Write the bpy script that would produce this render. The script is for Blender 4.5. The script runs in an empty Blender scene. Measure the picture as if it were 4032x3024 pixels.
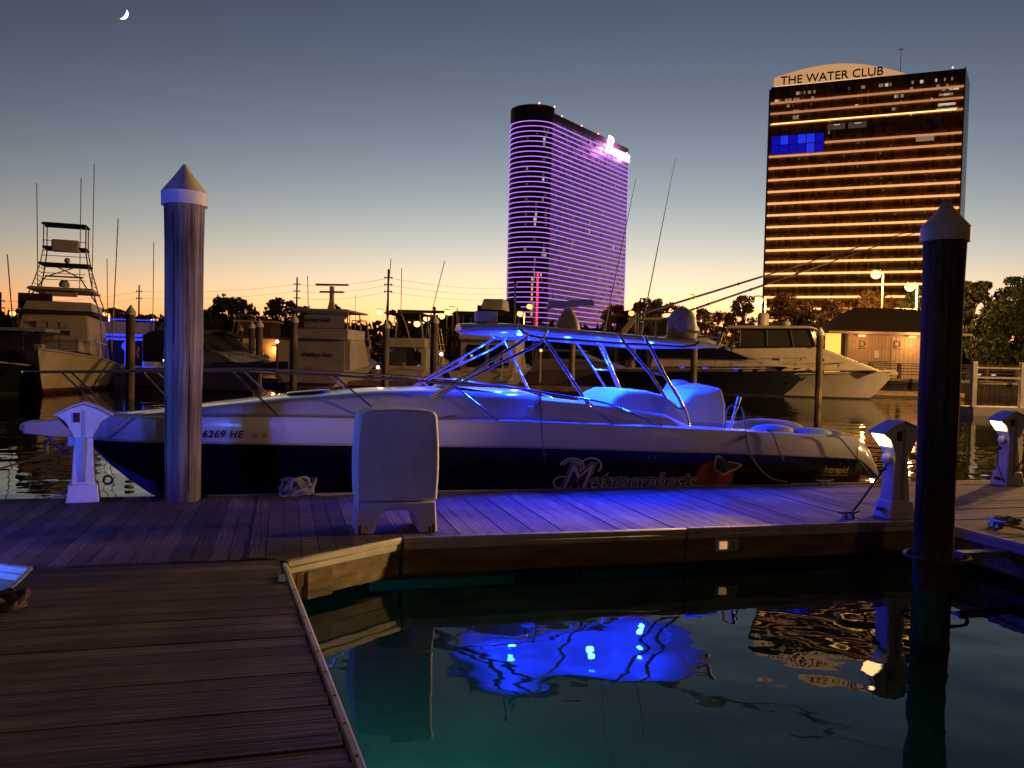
import bpy, bmesh, math, random
from mathutils import Vector, Matrix

random.seed(7)
scene = bpy.context.scene
COL = scene.collection
R = math.radians

# ------------------------------------------------------------------ camera
FPX, CX, CY, CAMH = 3250.0, 2016.0, 1512.0, 2.08
PITCH, ROLL, TH = math.atan(92 / 3250), R(1.4), R(15.5)
fw = Vector((0, math.cos(PITCH), -math.sin(PITCH)))
up0 = Vector((0, math.sin(PITCH), math.cos(PITCH)))
rt = Vector((1, 0, 0)) * math.cos(ROLL) + up0 * math.sin(ROLL)
up = Vector((-1, 0, 0)) * math.sin(ROLL) + up0 * math.cos(ROLL)
CAM = Vector((0, 0, CAMH))
cd = bpy.data.cameras.new('camera')
cam = bpy.data.objects.new('camera', cd)
COL.objects.link(cam)
m3 = Matrix((rt, up, -fw)).transposed()
cam.matrix_world = Matrix.Translation(CAM) @ m3.to_4x4()
cd.sensor_width = 36
cd.lens = FPX / 4032 * 36
cd.clip_start, cd.clip_end = 0.05, 20000
scene.camera = cam

# ------------------------------------------------------------------ sky, light, exposure
SUN_AZ = R(8)           # the afterglow stands a little right of straight ahead
world = bpy.data.worlds.new('World')
scene.world = world
world.use_nodes = True
nt = world.node_tree
nt.nodes.clear()
wo = nt.nodes.new('ShaderNodeOutputWorld')
bg = nt.nodes.new('ShaderNodeBackground')
sky = nt.nodes.new('ShaderNodeTexSky')
sky.sky_type = 'NISHITA'
sky.sun_disc = False
sky.sun_elevation = R(-6.0)
sky.sun_rotation = SUN_AZ
sky.air_density, sky.dust_density, sky.ozone_density = 1.0, 0.5, 2.5
bg.inputs['Strength'].default_value = 0.15
wb = nt.nodes.new('ShaderNodeVectorMath')      # the phone's long exposure and warm white balance
wb.operation = 'MULTIPLY'
wb.inputs[1].default_value = (478, 244, 104)
nt.links.new(sky.outputs[0], wb.inputs[0])
nt.links.new(wb.outputs[0], bg.inputs[0])
nt.links.new(bg.outputs[0], wo.inputs[0])

sd = bpy.data.lights.new('sun', 'SUN')
sd.energy, sd.angle, sd.color = 0.02, R(3), (1.0, 0.62, 0.36)
sun = bpy.data.objects.new('sun', sd)
COL.objects.link(sun)
sun.rotation_euler = (R(88), 0, math.pi - SUN_AZ)

vs = scene.view_settings
vs.view_transform, vs.look, vs.exposure, vs.gamma = 'Standard', 'None', 0.0, 1.0
vs.use_curve_mapping = False
scene.cycles.use_denoising = True
scene.cycles.sample_clamp_indirect = 4.0
scene.cycles.max_bounces = 8
scene.cycles.transparent_max_bounces = 12
scene.cycles.caustics_reflective = False
scene.cycles.caustics_refractive = False

# ------------------------------------------------------------------ from picture to place
def ray(x, y):
    return fw + rt * ((x - CX) / FPX) + up * ((CY - y) / FPX)
def at(x, y, Y):
    r = ray(x, y); return CAM + r * (Y / r.y)
def ground(x, y, z):
    r = ray(x, y); return CAM + r * ((z - CAMH) / r.z)
U = Vector((math.cos(TH), math.sin(TH), 0)); V = Vector((-math.sin(TH), math.cos(TH), 0))
def dock(a, b, z=0.0):            # dock frame: a along the finger, b away from the viewer
    return U * a + V * b + Vector((0, 0, z))
BC = 12.0                         # centreline of the big boat in the dock frame
def bl(x, y, b):                  # picture point on the plane b -> boat-local point
    r = ray(x, y); p = CAM + r * (b / r.dot(V))
    return Vector((p.dot(U), b - BC, p.z))

# ------------------------------------------------------------------ materials
MATS = {}
def mat(name, col, rough=0.5, metal=0.0, var=0.12, scale=3.0, stretch=(1, 1, 1), bump=0.0, rand=0.0,
        emit=None, es=0.0, coat=0.0, spec=0.5, sample=True, detail=4.0, blotch=None, panes=None):
    m = bpy.data.materials.new(name)
    m.use_nodes = True
    n, l = m.node_tree.nodes, m.node_tree.links
    p = n['Principled BSDF']
    p.inputs['Roughness'].default_value = rough
    p.inputs['Metallic'].default_value = metal
    p.inputs['Specular IOR Level'].default_value = spec
    p.inputs['Coat Weight'].default_value = coat
    tc = n.new('ShaderNodeTexCoord'); mp = n.new('ShaderNodeMapping')
    mp.inputs['Scale'].default_value = [s * scale for s in stretch]
    no = n.new('ShaderNodeTexNoise'); no.inputs['Scale'].default_value = 1.0; no.inputs['Detail'].default_value = detail
    l.new(tc.outputs['Object'], mp.inputs[0]); l.new(mp.outputs[0], no.inputs['Vector'])
    cr = n.new('ShaderNodeValToRGB')
    cr.color_ramp.elements[0].position, cr.color_ramp.elements[1].position = 0.3, 0.7
    cr.color_ramp.elements[0].color = [max(0, c * (1 - var)) for c in col] + [1]
    cr.color_ramp.elements[1].color = [min(1, c * (1 + var)) for c in col] + [1]
    l.new(no.outputs['Fac'], cr.inputs[0])
    out = cr.outputs[0]
    if blotch:            # stains and wear with a shape of their own: (scale, stretch, low, strength)
        m2 = n.new('ShaderNodeMapping'); m2.inputs['Scale'].default_value = [s * blotch[0] for s in blotch[1]]
        oi2 = n.new('ShaderNodeObjectInfo'); m2b = n.new('ShaderNodeVectorMath'); m2b.operation = 'ADD'
        l.new(tc.outputs['Object'], m2b.inputs[0]); l.new(oi2.outputs['Location'], m2b.inputs[1]); l.new(m2b.outputs[0], m2.inputs[0])
        nb2 = n.new('ShaderNodeTexNoise'); nb2.inputs['Scale'].default_value = 1.0; nb2.inputs['Detail'].default_value = 6.0; l.new(m2.outputs[0], nb2.inputs['Vector'])
        c2 = n.new('ShaderNodeValToRGB'); c2.color_ramp.elements[0].position, c2.color_ramp.elements[1].position = 0.38, 0.62
        c2.color_ramp.elements[0].color = (blotch[2],) * 3 + (1,); c2.color_ramp.elements[1].color = (1.15, 1.15, 1.15, 1)
        mx = n.new('ShaderNodeMix'); mx.data_type = 'RGBA'; mx.blend_type = 'MULTIPLY'; mx.inputs[0].default_value = blotch[3]
        l.new(nb2.outputs['Fac'], c2.inputs[0]); l.new(out, mx.inputs[6]); l.new(c2.outputs[0], mx.inputs[7]); out = mx.outputs[2]
    if panes:             # window panes differ one by one: (width, height, low, high)
        sc_ = n.new('ShaderNodeVectorMath'); sc_.operation = 'MULTIPLY'; sc_.inputs[1].default_value = (1 / panes[0], 1 / panes[0], 1 / panes[1])
        fl_ = n.new('ShaderNodeVectorMath'); fl_.operation = 'FLOOR'; wn = n.new('ShaderNodeTexWhiteNoise'); wn.noise_dimensions = '3D'
        l.new(tc.outputs['Object'], sc_.inputs[0]); l.new(sc_.outputs[0], fl_.inputs[0]); l.new(fl_.outputs[0], wn.inputs['Vector'])
        mr2 = n.new('ShaderNodeMapRange'); mr2.inputs['To Min'].default_value, mr2.inputs['To Max'].default_value = panes[2], panes[3]
        hs2 = n.new('ShaderNodeHueSaturation'); l.new(wn.outputs['Value'], mr2.inputs['Value']); l.new(mr2.outputs[0], hs2.inputs['Value']); l.new(out, hs2.inputs['Color']); out = hs2.outputs[0]
        mr3 = n.new('ShaderNodeMapRange'); mr3.inputs['To Min'].default_value, mr3.inputs['To Max'].default_value = max(.05, rough - .15), rough + .2
        l.new(wn.outputs['Value'], mr3.inputs['Value']); l.new(mr3.outputs[0], p.inputs['Roughness'])
    if rand:
        oi = n.new('ShaderNodeObjectInfo'); mr = n.new('ShaderNodeMapRange')
        mr.inputs['To Min'].default_value, mr.inputs['To Max'].default_value = 1 - rand, 1 + rand
        hs = n.new('ShaderNodeHueSaturation')
        l.new(oi.outputs['Random'], mr.inputs['Value']); l.new(mr.outputs[0], hs.inputs['Value']); l.new(out, hs.inputs['Color'])
        out = hs.outputs[0]
    l.new(out, p.inputs['Base Color'])
    if bump:
        b = n.new('ShaderNodeBump'); b.inputs['Strength'].default_value = bump; b.inputs['Distance'].default_value = 0.02
        l.new(no.outputs['Fac'], b.inputs['Height']); l.new(b.outputs[0], p.inputs['Normal'])
    if emit:
        p.inputs['Emission Color'].default_value = list(emit) + [1]
        p.inputs['Emission Strength'].default_value = es
        if not sample:
            m.cycles.emission_sampling = 'NONE'
    MATS[name] = m
    return m

mat('deck_wood', (0.165, 0.118, 0.092), 0.78, var=0.5, scale=3.0, stretch=(0.5, 14, 14), bump=0.6, rand=0.42, detail=9, blotch=(1.3, (1, 1.6, 1), 0.45, 0.8))
mat('old_timber', (0.26, 0.19, 0.10), 0.85, var=0.55, scale=2.0, stretch=(1, 4, 4), bump=0.6, detail=8)
mat('vinyl_trim', (0.62, 0.58, 0.50), 0.6, var=0.2, scale=4)
mat('pile_wood', (0.25, 0.20, 0.15), 0.92, var=0.62, scale=2.2, stretch=(11, 11, 0.4), bump=1.0, rand=0.12, detail=10, spec=0.2, blotch=(1.6, (1, 1, .5), 0.4, 0.85))
mat('pile_wood_dark', (0.085, 0.065, 0.05), 0.92, var=0.6, scale=2.2, stretch=(11, 11, 0.4), bump=1.0, detail=10, spec=0.2, blotch=(1.6, (1, 1, .5), 0.4, 0.8))
mat('crack', (0.03, 0.025, 0.02), 0.9)
mat('cap_plastic', (0.80, 0.77, 0.72), 0.6, var=0.08, scale=4, blotch=(3, (1, 1, .6), .75, .7))
mat('gelcoat', (0.72, 0.69, 0.64), 0.22, var=0.04, scale=1.2, coat=0.4)
mat('gelcoat_dull', (0.52, 0.47, 0.40), 0.5, var=0.12, scale=1.0)
mat('gelcoat_grey', (0.42, 0.40, 0.38), 0.45, var=0.12, scale=1.0)
mat('cream_hull', (0.74, 0.62, 0.42), 0.35, var=0.08, scale=0.8)
mat('navy_hull', (0.006, 0.0065, 0.011), 0.12, var=0.2, scale=1.0, coat=0.3)
mat('bottom_paint', (0.05, 0.06, 0.22), 0.6, var=0.25, scale=3)
mat('dark_hull', (0.02, 0.024, 0.026), 0.25, var=0.2)
mat('red_boot', (0.18, 0.02, 0.015), 0.5)
mat('black_boot', (0.015, 0.013, 0.012), 0.6)
mat('chrome', (0.82, 0.82, 0.84), 0.16, metal=1.0, var=0.03)
mat('grey_pipe', (0.45, 0.44, 0.42), 0.35, metal=0.7, var=0.1)
mat('dark_glass', (0.012, 0.012, 0.014), 0.06, var=0.1, coat=0.5)
mat('smoke_glass', (0.05, 0.045, 0.04), 0.1, var=0.1)
mat('canvas_dark', (0.035, 0.028, 0.024), 0.9, var=0.3, scale=5, bump=0.2)
mat('canvas_tan', (0.55, 0.45, 0.32), 0.9, var=0.15, scale=4, bump=0.15)
mat('cover_led_tint', (0.38, 0.46, 0.54), 0.75, var=0.06, scale=6, bump=0.35)  # whitish covers, with the blue LED light mixed into their colour
mat('plastic_white', (0.66, 0.64, 0.62), 0.5, var=0.06, scale=5, bump=0.06, blotch=(2.5, (1, 1, .5), .82, .8))
mat('plastic_grey', (0.36, 0.35, 0.34), 0.5, var=0.1, scale=5)
mat('black_plastic', (0.02, 0.02, 0.02), 0.5)
mat('rope', (0.24, 0.20, 0.16), 0.9, var=0.4, scale=60, bump=0.4)
mat('rope_dark', (0.12, 0.10, 0.085), 0.9, var=0.4, scale=60)
mat('galvanised', (0.35, 0.34, 0.33), 0.45, metal=0.8, var=0.2, scale=10)
mat('rust', (0.16, 0.06, 0.03), 0.8, var=0.5, scale=12)
mat('decal_line', (0.62, 0.56, 0.50), 0.5)
mat('decal_fill', (0.05, 0.03, 0.03), 0.5)
mat('decal_red', (0.34, 0.045, 0.015), 0.5)
mat('decal_black', (0.012, 0.012, 0.014), 0.5)
mat('decal_gold', (0.55, 0.42, 0.13), 0.4, metal=0.3)
mat('decal_brown', (0.06, 0.035, 0.02), 0.6)
mat('leaf', (0.045, 0.055, 0.018), 0.7, var=0.5, scale=0.6, rand=0.25)
mat('leaf_autumn', (0.11, 0.06, 0.018), 0.7, var=0.5, scale=0.6, rand=0.25)
mat('bark', (0.07, 0.05, 0.035), 0.9, var=0.3)
mat('soil', (0.05, 0.045, 0.03), 0.95, var=0.4, scale=0.3)
mat('bulkhead', (0.05, 0.042, 0.035), 0.9, var=0.5, scale=1.5, stretch=(3, 3, 0.4), bump=0.4)
mat('concrete', (0.38, 0.33, 0.27), 0.85, var=0.2)
mat('siding', (0.46, 0.33, 0.24), 0.8, var=0.12, scale=1)
mat('shingle', (0.055, 0.04, 0.032), 0.9, var=0.35, scale=6)
mat('rail_wood', (0.09, 0.06, 0.045), 0.85, var=0.3)
mat('pole_wood', (0.04, 0.028, 0.02), 0.9, var=0.3)
mat('wire', (0.03, 0.025, 0.022), 0.8)
mat('mud', (0.10, 0.12, 0.08), 0.95, var=0.5, scale=0.8)
# the two towers
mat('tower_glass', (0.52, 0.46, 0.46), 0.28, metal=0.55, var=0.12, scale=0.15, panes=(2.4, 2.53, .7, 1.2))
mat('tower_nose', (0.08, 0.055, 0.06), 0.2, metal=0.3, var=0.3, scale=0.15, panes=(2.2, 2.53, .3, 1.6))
mat('tower_crown', (0.13, 0.11, 0.11), 0.5, var=0.15, scale=0.1)
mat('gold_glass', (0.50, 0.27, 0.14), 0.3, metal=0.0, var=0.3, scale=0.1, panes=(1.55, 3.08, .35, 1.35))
mat('gold_side', (0.35, 0.36, 0.38), 0.3, metal=0.5, var=0.1, scale=0.05)
mat('mullion', (0.26, 0.15, 0.085), 0.5, var=0.1)
# things that give off light
def glow(name, col, s, sample=True):
    return mat(name, (0.02, 0.02, 0.02), 0.5, emit=col, es=s, sample=sample)
glow('violet_led', (0.52, 0.19, 1.0), 1.35, False)
glow('violet_led_hot', (0.55, 0.25, 1.0), 3.0, False)
glow('pink_sign', (1.0, 0.42, 0.95), 5.0, False)
glow('red_led', (1.0, 0.03, 0.06), 3.0, False)
glow('amber_strip', (1.0, 0.45, 0.08), 0.9, False)
glow('beacon', (1.0, 0.30, 0.22), 4.0, False)
glow('room_warm', (1.0, 0.72, 0.42), 0.22, False)
glow('room_bright', (1.0, 0.80, 0.55), 0.6, False)
glow('room_dim', (0.8, 0.62, 0.45), 0.06, False)
glow('room_blue', (0.01, 0.01, 1.0), 0.38, False)
glow('room_blue_hot', (0.02, 0.04, 1.0), 0.8, False)
glow('lamplit_glow', (1.0, 0.52, 0.22), 0.55, False)  # lamplight falling on a surface, put in as glow
glow('uplight_glow', (1.0, 0.62, 0.30), 1.3, False)
glow('sodium', (1.0, 0.45, 0.10), 2.6, False)
glow('sodium_pale', (1.0, 0.60, 0.22), 2.4, False)
glow('lamp_white', (1.0, 0.93, 0.8), 10.0, False)
glow('pedestal_lens', (1.0, 0.70, 0.28), 6.0, False)
glow('blue_led', (0.06, 0.18, 1.0), 30.0, False)
glow('blue_led_dim', (0.03, 0.08, 1.0), 3.0, False)
glow('blue_neon', (0.03, 0.04, 1.0), 1.6, False)
glow('red_spot', (1.0, 0.05, 0.12), 12.0, False)
glow('window_gold', (1.0, 0.55, 0.08), 1.4, True)
glow('moon_glow', (1.0, 0.98, 0.92), 3.0, False)
for i in range(20):
    t = i / 19
    glow('ledge%02d' % i, (1.0, 0.40 + 0.12 * t, 0.15 - 0.01 * t), 0.50 + 2.3 * t, False)

# ------------------------------------------------------------------ mesh building
class MB:
    def __init__(self): self.v, self.f = [], []
    def add(self, vs, fs):
        k = len(self.v); self.v += [Vector(p) for p in vs]; self.f += [[i + k for i in f] for f in fs]; return self
    def box(self, x0, x1, y0, y1, z0, z1):
        return self.add([(x0, y0, z0), (x1, y0, z0), (x1, y1, z0), (x0, y1, z0), (x0, y0, z1), (x1, y0, z1), (x1, y1, z1), (x0, y1, z1)],
                        [(3, 2, 1, 0), (4, 5, 6, 7), (0, 1, 5, 4), (1, 2, 6, 5), (2, 3, 7, 6), (3, 0, 4, 7)])
    def loft(self, rings, cap=True, closed=True):
        k = len(rings[0]); vs = [p for r in rings for p in r]; fs = []
        for i in range(len(rings) - 1):
            for j in range(k if closed else k - 1):
                a, b = i * k + j, i * k + (j + 1) % k
                fs.append((a, b, b + k, a + k))
        if cap:
            fs.append(tuple(range(k - 1, -1, -1))); n = (len(rings) - 1) * k; fs.append(tuple(n + j for j in range(k)))
        return self.add(vs, fs)
    def tube(self, pts, r, n=8, cap=True):
        pts = [Vector(p) for p in pts]; rings = []; ref = None
        rs = r if isinstance(r, (list, tuple)) else [r] * len(pts)
        for i, p in enumerate(pts):
            d = (pts[min(i + 1, len(pts) - 1)] - pts[max(i - 1, 0)]).normalized()
            if ref is None:
                ref = Vector((0, 0, 1)) if abs(d.z) < 0.9 else Vector((1, 0, 0))
            s = d.cross(ref).normalized(); t = s.cross(d).normalized(); ref = t
            rings.append([p + (s * math.cos(2 * math.pi * j / n) + t * math.sin(2 * math.pi * j / n)) * rs[i] for j in range(n)])
        return self.loft(rings, cap)
    def lathe(self, prof, n=20, c=(0, 0, 0)):
        c = Vector(c)
        return self.loft([[c + Vector((r * math.cos(2 * math.pi * j / n), r * math.sin(2 * math.pi * j / n), z)) for j in range(n)] for r, z in prof])
    def prism(self, o, d0, d1, axis='y'):
        f = {'y': lambda p, d: (p[0], d, p[1]), 'z': lambda p, d: (p[0], p[1], d), 'x': lambda p, d: (d, p[0], p[1])}[axis]
        return self.loft([[f(p, d0) for p in o], [f(p, d1) for p in o]])
    def shell(self, o, hw):           # side outline (x, z) extruded in y; half width hw(x, z)
        return self.loft([[(p[0], -hw(*p), p[1]) for p in o], [(p[0], hw(*p), p[1]) for p in o]])
    def ball(self, c, r, n=12, m=8):
        c = Vector(c); r = r if isinstance(r, (tuple, list)) else (r, r, r); rings = []
        for i in range(m + 1):
            a = math.pi * (i / m - 0.5); k = max(math.cos(a), 0.02)
            rings.append([c + Vector((r[0] * k * math.cos(2 * math.pi * j / n), r[1] * k * math.sin(2 * math.pi * j / n), r[2] * math.sin(a))) for j in range(n)])
        return self.loft(rings)
    def mesh(self, name):
        me = bpy.data.meshes.new(name); me.from_pydata([tuple(p) for p in self.v], [], self.f); me.update()
        b = bmesh.new(); b.from_mesh(me); bmesh.ops.recalc_face_normals(b, faces=b.faces); b.to_mesh(me); b.free()
        return me
    def build(self, name, m, parent=None, smooth=False, bevel=0.0, seg=2):
        o = link(name, self.mesh(name), m, parent)
        if smooth: soft(o)
        if bevel:
            bv = o.modifiers.new('bevel', 'BEVEL'); bv.width, bv.segments, bv.limit_method, bv.angle_limit = bevel, seg, 'ANGLE', R(35)
            soft(o)
        return o
def soft(o):
    for p in o.data.polygons: p.use_smooth = True
    try:
        o.data.set_sharp_from_angle(angle=R(38))
    except Exception:
        pass
def link(name, me, m=None, parent=None):
    o = bpy.data.objects.new(name, me); COL.objects.link(o)
    if m and not me.materials: me.materials.append(MATS[m] if isinstance(m, str) else m)
    if parent: o.parent = parent
    return o
def tag(o, label=None, cat=None, group=None, kind=None):
    if label: o['label'] = label
    if cat: o['category'] = cat
    if group: o['group'] = group
    if kind: o['kind'] = kind
    return o
def thing(name, label, cat, loc=(0, 0, 0), rz=0.0, group=None):
    o = bpy.data.objects.new(name, None); COL.objects.link(o)
    o.location = loc; o.rotation_euler = (0, 0, rz); o.empty_display_size = 0.2
    return tag(o, label, cat, group)
def copy_tree(o, parent=None):
    c = o.copy(); COL.objects.link(c)
    if parent: c.parent = parent
    for ch in list(o.children): copy_tree(ch, c)
    return c
def lamp(name, loc, col, watts, parent=None, radius=0.05, kind='POINT', rot=None, spot=None):
    d = bpy.data.lights.new(name, kind); d.energy, d.color = watts, col; d.shadow_soft_size = radius
    if spot: d.spot_size, d.spot_blend = spot, 0.8
    o = bpy.data.objects.new(name, d); COL.objects.link(o); o.location = loc
    if rot: o.rotation_euler = rot
    if parent: o.parent = parent
    return o
def text_mesh(s, size, shear=0.0, extrude=0.0, offset=0.0, space=1.0, align='LEFT'):
    c = bpy.data.curves.new('lettering', 'FONT'); c.body = s; c.size = size; c.shear = shear; c.extrude = extrude; c.offset = offset
    c.space_character = space; c.align_x = align; c.resolution_u = 3
    o = bpy.data.objects.new('lettering_source', c); COL.objects.link(o)
    dg = bpy.context.evaluated_depsgraph_get()
    me = bpy.data.meshes.new_from_object(o.evaluated_get(dg))
    bpy.data.objects.remove(o); bpy.data.curves.remove(c)
    me.materials.clear()
    return me
def lettering(s, size, m, parent, loc, right, upv, name='lettering', **kw):
    me = text_mesh(s, size, **kw); o = link(name, me, m, parent)
    right = Vector(right).normalized(); upv = Vector(upv); n = right.cross(upv).normalized(); upv = n.cross(right)
    o.matrix_local = Matrix.Translation(Vector(loc)) @ Matrix((right, upv, n)).transposed().to_4x4()
    return o
def lerp(a, b, t): return a + (b - a) * t
def interp(tab, x):
    if x <= tab[0][0]: return tab[0][1:]
    for p, q in zip(tab, tab[1:]):
        if x <= q[0]:
            t = (x - p[0]) / (q[0] - p[0]); return [lerp(i, j, t) for i, j in zip(p[1:], q[1:])]
    return tab[-1][1:]

# ------------------------------------------------------------------ water, bottom, land
wm = bpy.data.materials.new('water'); wm.use_nodes = True
n, l = wm.node_tree.nodes, wm.node_tree.links
n.clear()
out = n.new('ShaderNodeOutputMaterial'); mixs = n.new('ShaderNodeMixShader'); fr = n.new('ShaderNodeFresnel'); gl = n.new('ShaderNodeBsdfGlossy'); tr = n.new('ShaderNodeBsdfRefraction')
tr.inputs['IOR'].default_value = 1.33
fr.inputs['IOR'].default_value = 1.72
gl.inputs['Roughness'].default_value = 0.015
tr.inputs['Color'].default_value = (0.10, 0.26, 0.22, 1)
tc = n.new('ShaderNodeTexCoord'); n1 = n.new('ShaderNodeTexNoise'); n2 = n.new('ShaderNodeTexNoise')
n1.inputs['Scale'].default_value, n1.inputs['Detail'].default_value = 1.05, 1.5
n2.inputs['Scale'].default_value, n2.inputs['Detail'].default_value = 4.0, 2.0
ad = n.new('ShaderNodeMath'); ad.operation = 'MULTIPLY_ADD'; ad.inputs[1].default_value = 0.045
bm_ = n.new('ShaderNodeBump'); bm_.inputs['Strength'].default_value = 0.17; bm_.inputs['Distance'].default_value = 0.10
l.new(tc.outputs['Object'], n1.inputs['Vector']); l.new(tc.outputs['Object'], n2.inputs['Vector'])
l.new(n2.outputs['Fac'], ad.inputs[0]); l.new(n1.outputs['Fac'], ad.inputs[2]); l.new(ad.outputs[0], bm_.inputs['Height'])
for k in (fr, gl, tr): l.new(bm_.outputs[0], k.inputs['Normal'])
l.new(fr.outputs[0], mixs.inputs[0]); l.new(tr.outputs[0], mixs.inputs[1]); l.new(gl.outputs[0], mixs.inputs[2]); l.new(mixs.outputs[0], out.inputs[0])
MATS['water'] = wm
def sheet(name, pts, z, m):
    return MB().add([(x, y, z) for x, y in pts], [tuple(range(len(pts)))]).build(name, m)
tag(sheet('water', [(-900, -300), (900, -300), (900, 160), (-900, 160)], 0.0, 'water'), kind='structure')
tag(sheet('harbour_bed', [(-900, -300), (900, -300), (900, 165), (-900, 165)], -1.7, 'mud'), kind='structure')
LE = [(-6000, 150), (-90, 140), (22, 112), (30, 80), (48, 72), (900, 52), (6000, 52), (6000, 9000), (-6000, 9000)]
tag(sheet('ground', LE, 1.15, 'soil'), kind='structure')
bw = thing('bulkhead_wall', 'dark timber bulkhead along the far shore with a pale concrete cap', 'seawall')
for (x0, y0), (x1, y1) in zip(LE[:5], LE[1:6]):
    d = Vector((x1 - x0, y1 - y0, 0)).normalized(); nrm = Vector((-d.y, d.x, 0))
    p, q = Vector((x0, y0, 0)), Vector((x1, y1, 0))
    MB().loft([[p - nrm * 0.1 + Vector((0, 0, -1.7)), p + nrm * 0.3 + Vector((0, 0, -1.7)), p + nrm * 0.3 + Vector((0, 0, 1.0)), p - nrm * 0.1 + Vector((0, 0, 1.0))],
               [q - nrm * 0.1 + Vector((0, 0, -1.7)), q + nrm * 0.3 + Vector((0, 0, -1.7)), q + nrm * 0.3 + Vector((0, 0, 1.0)), q - nrm * 0.1 + Vector((0, 0, 1.0))]]).build('sheet_piling', 'bulkhead', bw)
    MB().loft([[p - nrm * 0.25 + Vector((0, 0, h)), p + nrm * 0.3 + Vector((0, 0, h)), p + nrm * 0.3 + Vector((0, 0, h + .3)), p - nrm * 0.25 + Vector((0, 0, h + .3))] for p, h in ((p, 1.0), (q, 1.0))]).build('cap', 'concrete', bw)

# ------------------------------------------------------------------ docks (local frame = dock frame)
DZ = 0.43
def dthing(name, label, cat, a, b, z=DZ, rz=0.0, group=None):
    return thing(name, label, cat, dock(a, b, z), TH + rz, group)
def plank_mesh(L, w=0.14, t=0.036):
    me = MB().box(-L / 2, L / 2, -w / 2, w / 2, -t, 0).mesh('plank'); me.materials.append(MATS['deck_wood'])
    return me
def put_plank(me, parent, a, b, rz):
    o = bpy.data.objects.new('plank', me); COL.objects.link(o); o.parent = parent
    o.location = (a, b, random.uniform(-0.004, 0.003)); o.rotation_euler = (random.uniform(-.004, .004), 0, rz + random.uniform(-.0015, .0015))
    return o
FRONT, BACK = 7.55, 10.12
def a_right(b): return 0.30 * (6.79 - b) / 3.48
def a_left(b): return -1.78 + 0.04 * (6.83 - b)
def front_edge(a):
    if a < -2.85: return FRONT
    if a < -1.80: return lerp(FRONT, 6.93, (a + 2.85) / 1.05)
    if a < 0.0: return 6.93
    if a < 1.05: return lerp(6.80, FRONT, a / 1.05)
    return FRONT
fd = dthing('finger_dock', 'long plank finger dock running beside the dark hulled motorboat', 'dock', 0, 0)
cache = {}
i = 0; a = -8.0
while a < 6.93:
    a0, a1 = a + 0.003, a + 0.143
    f0, f1 = front_edge(a0), front_edge(a1)
    if abs(f0 - f1) < 0.001:
        L = round(BACK - f0, 3)
        if L not in cache: cache[L] = plank_mesh(L)
        put_plank(cache[L], fd, a + 0.073, BACK - L / 2, math.pi / 2)
    else:
        MB().prism([(a0, f0), (a1, f1), (a1, BACK), (a0, BACK)], -0.036, 0, 'z').build('plank', 'deck_wood', fd)
    a += 0.146
def strip(path, z0, z1, out0, out1, name, m, parent, bevel=0.0):
    # a board following a plan path, its faces out0..out1 to the right-hand side of travel
    rings = []
    for k, p in enumerate(path):
        p = Vector((p[0], p[1], 0)); d = Vector((0, 0, 0))
        if k > 0: d += (p - Vector((*path[k - 1], 0))).normalized()
        if k < len(path) - 1: d += (Vector((*path[k + 1], 0)) - p).normalized()
        d.normalize(); s = Vector((d.y, -d.x, 0))
        rings.append([p + s * out0 + Vector((0, 0, z0)), p + s * out1 + Vector((0, 0, z0)), p + s * out1 + Vector((0, 0, z1)), p + s * out0 + Vector((0, 0, z1))])
    return MB().loft(rings).build(name, m, parent, bevel=bevel)
def edge_boards(parent, p, q):
    strip([p, q], -0.055, 0.004, 0.002, 0.050, 'rub_strip', 'vinyl_trim', parent, 0.012)
    strip([p, q], -0.112, -0.058, 0.002, 0.038, 'rub_strip', 'vinyl_trim', parent, 0.008)
    strip([p, q], -0.245, -0.116, -0.03, 0.012, 'fascia_board', 'old_timber', parent)
    strip([p, q], -0.345, -0.250, -0.03, 0.004, 'fascia_board', 'old_timber', parent)
    d = Vector((q[0] - p[0], q[1] - p[1], 0)); n_ = max(1, int(d.length / 0.30)); s = Vector((d.y, -d.x, 0)).normalized()
    sc = MB()
    for k in range(n_):
        c = Vector((*p, 0)) + d * ((k + 0.5) / n_) + s * 0.026
        sc.lathe([(0.008, 0.002), (0.008, 0.0065), (0.003, 0.008)], 8, c)
    tag(sc.build('screw_head', 'rust', parent), kind='stuff')
for p, q in (((-8, FRONT), (-2.86, FRONT)), ((-2.83, FRONT), (-1.80, 6.95)), ((0.03, 6.83), (1.05, FRONT)), ((1.09, FRONT), (3.95, FRONT)), ((3.97, FRONT), (6.93, FRONT))):
    edge_boards(fd, p, q)
# the gusset's blocks and the dark floats under the deck
for (ca, cb) in ((0.30, 7.04), (0.74, 7.40)):
    blk = MB().box(-0.13, 0.13, -0.045, 0.0, -0.36, -0.13).build('timber_block', 'old_timber', fd, bevel=0.006)
    blk.location = (ca, cb, 0); blk.rotation_euler = (0, 0, math.atan2(0.72, 1.02))
    st = MB().box(-0.022, 0.022, -0.02, 0.0, -0.34, -0.12).build('steel_strap', 'rust', fd); st.location = (ca - 0.16, cb - 0.13, 0); st.rotation_euler = blk.rotation_euler
MB().box(-8, 6.9, FRONT + 0.04, BACK - 0.05, -0.20, -0.045).build('joist_frame', 'black_plastic', fd)
MB().prism([(-2.75, FRONT), (-1.8, 6.99), (0.02, 6.95), (0.98, FRONT)], -0.20, -0.045, 'z').build('gusset_frame', 'black_plastic', fd)
for k in range(7):
    MB().box(-7.6 + k * 2.1, -6.2 + k * 2.1, FRONT + 0.12, BACK - 0.12, -0.75, -0.21).build('float', 'black_plastic', fd)
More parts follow.
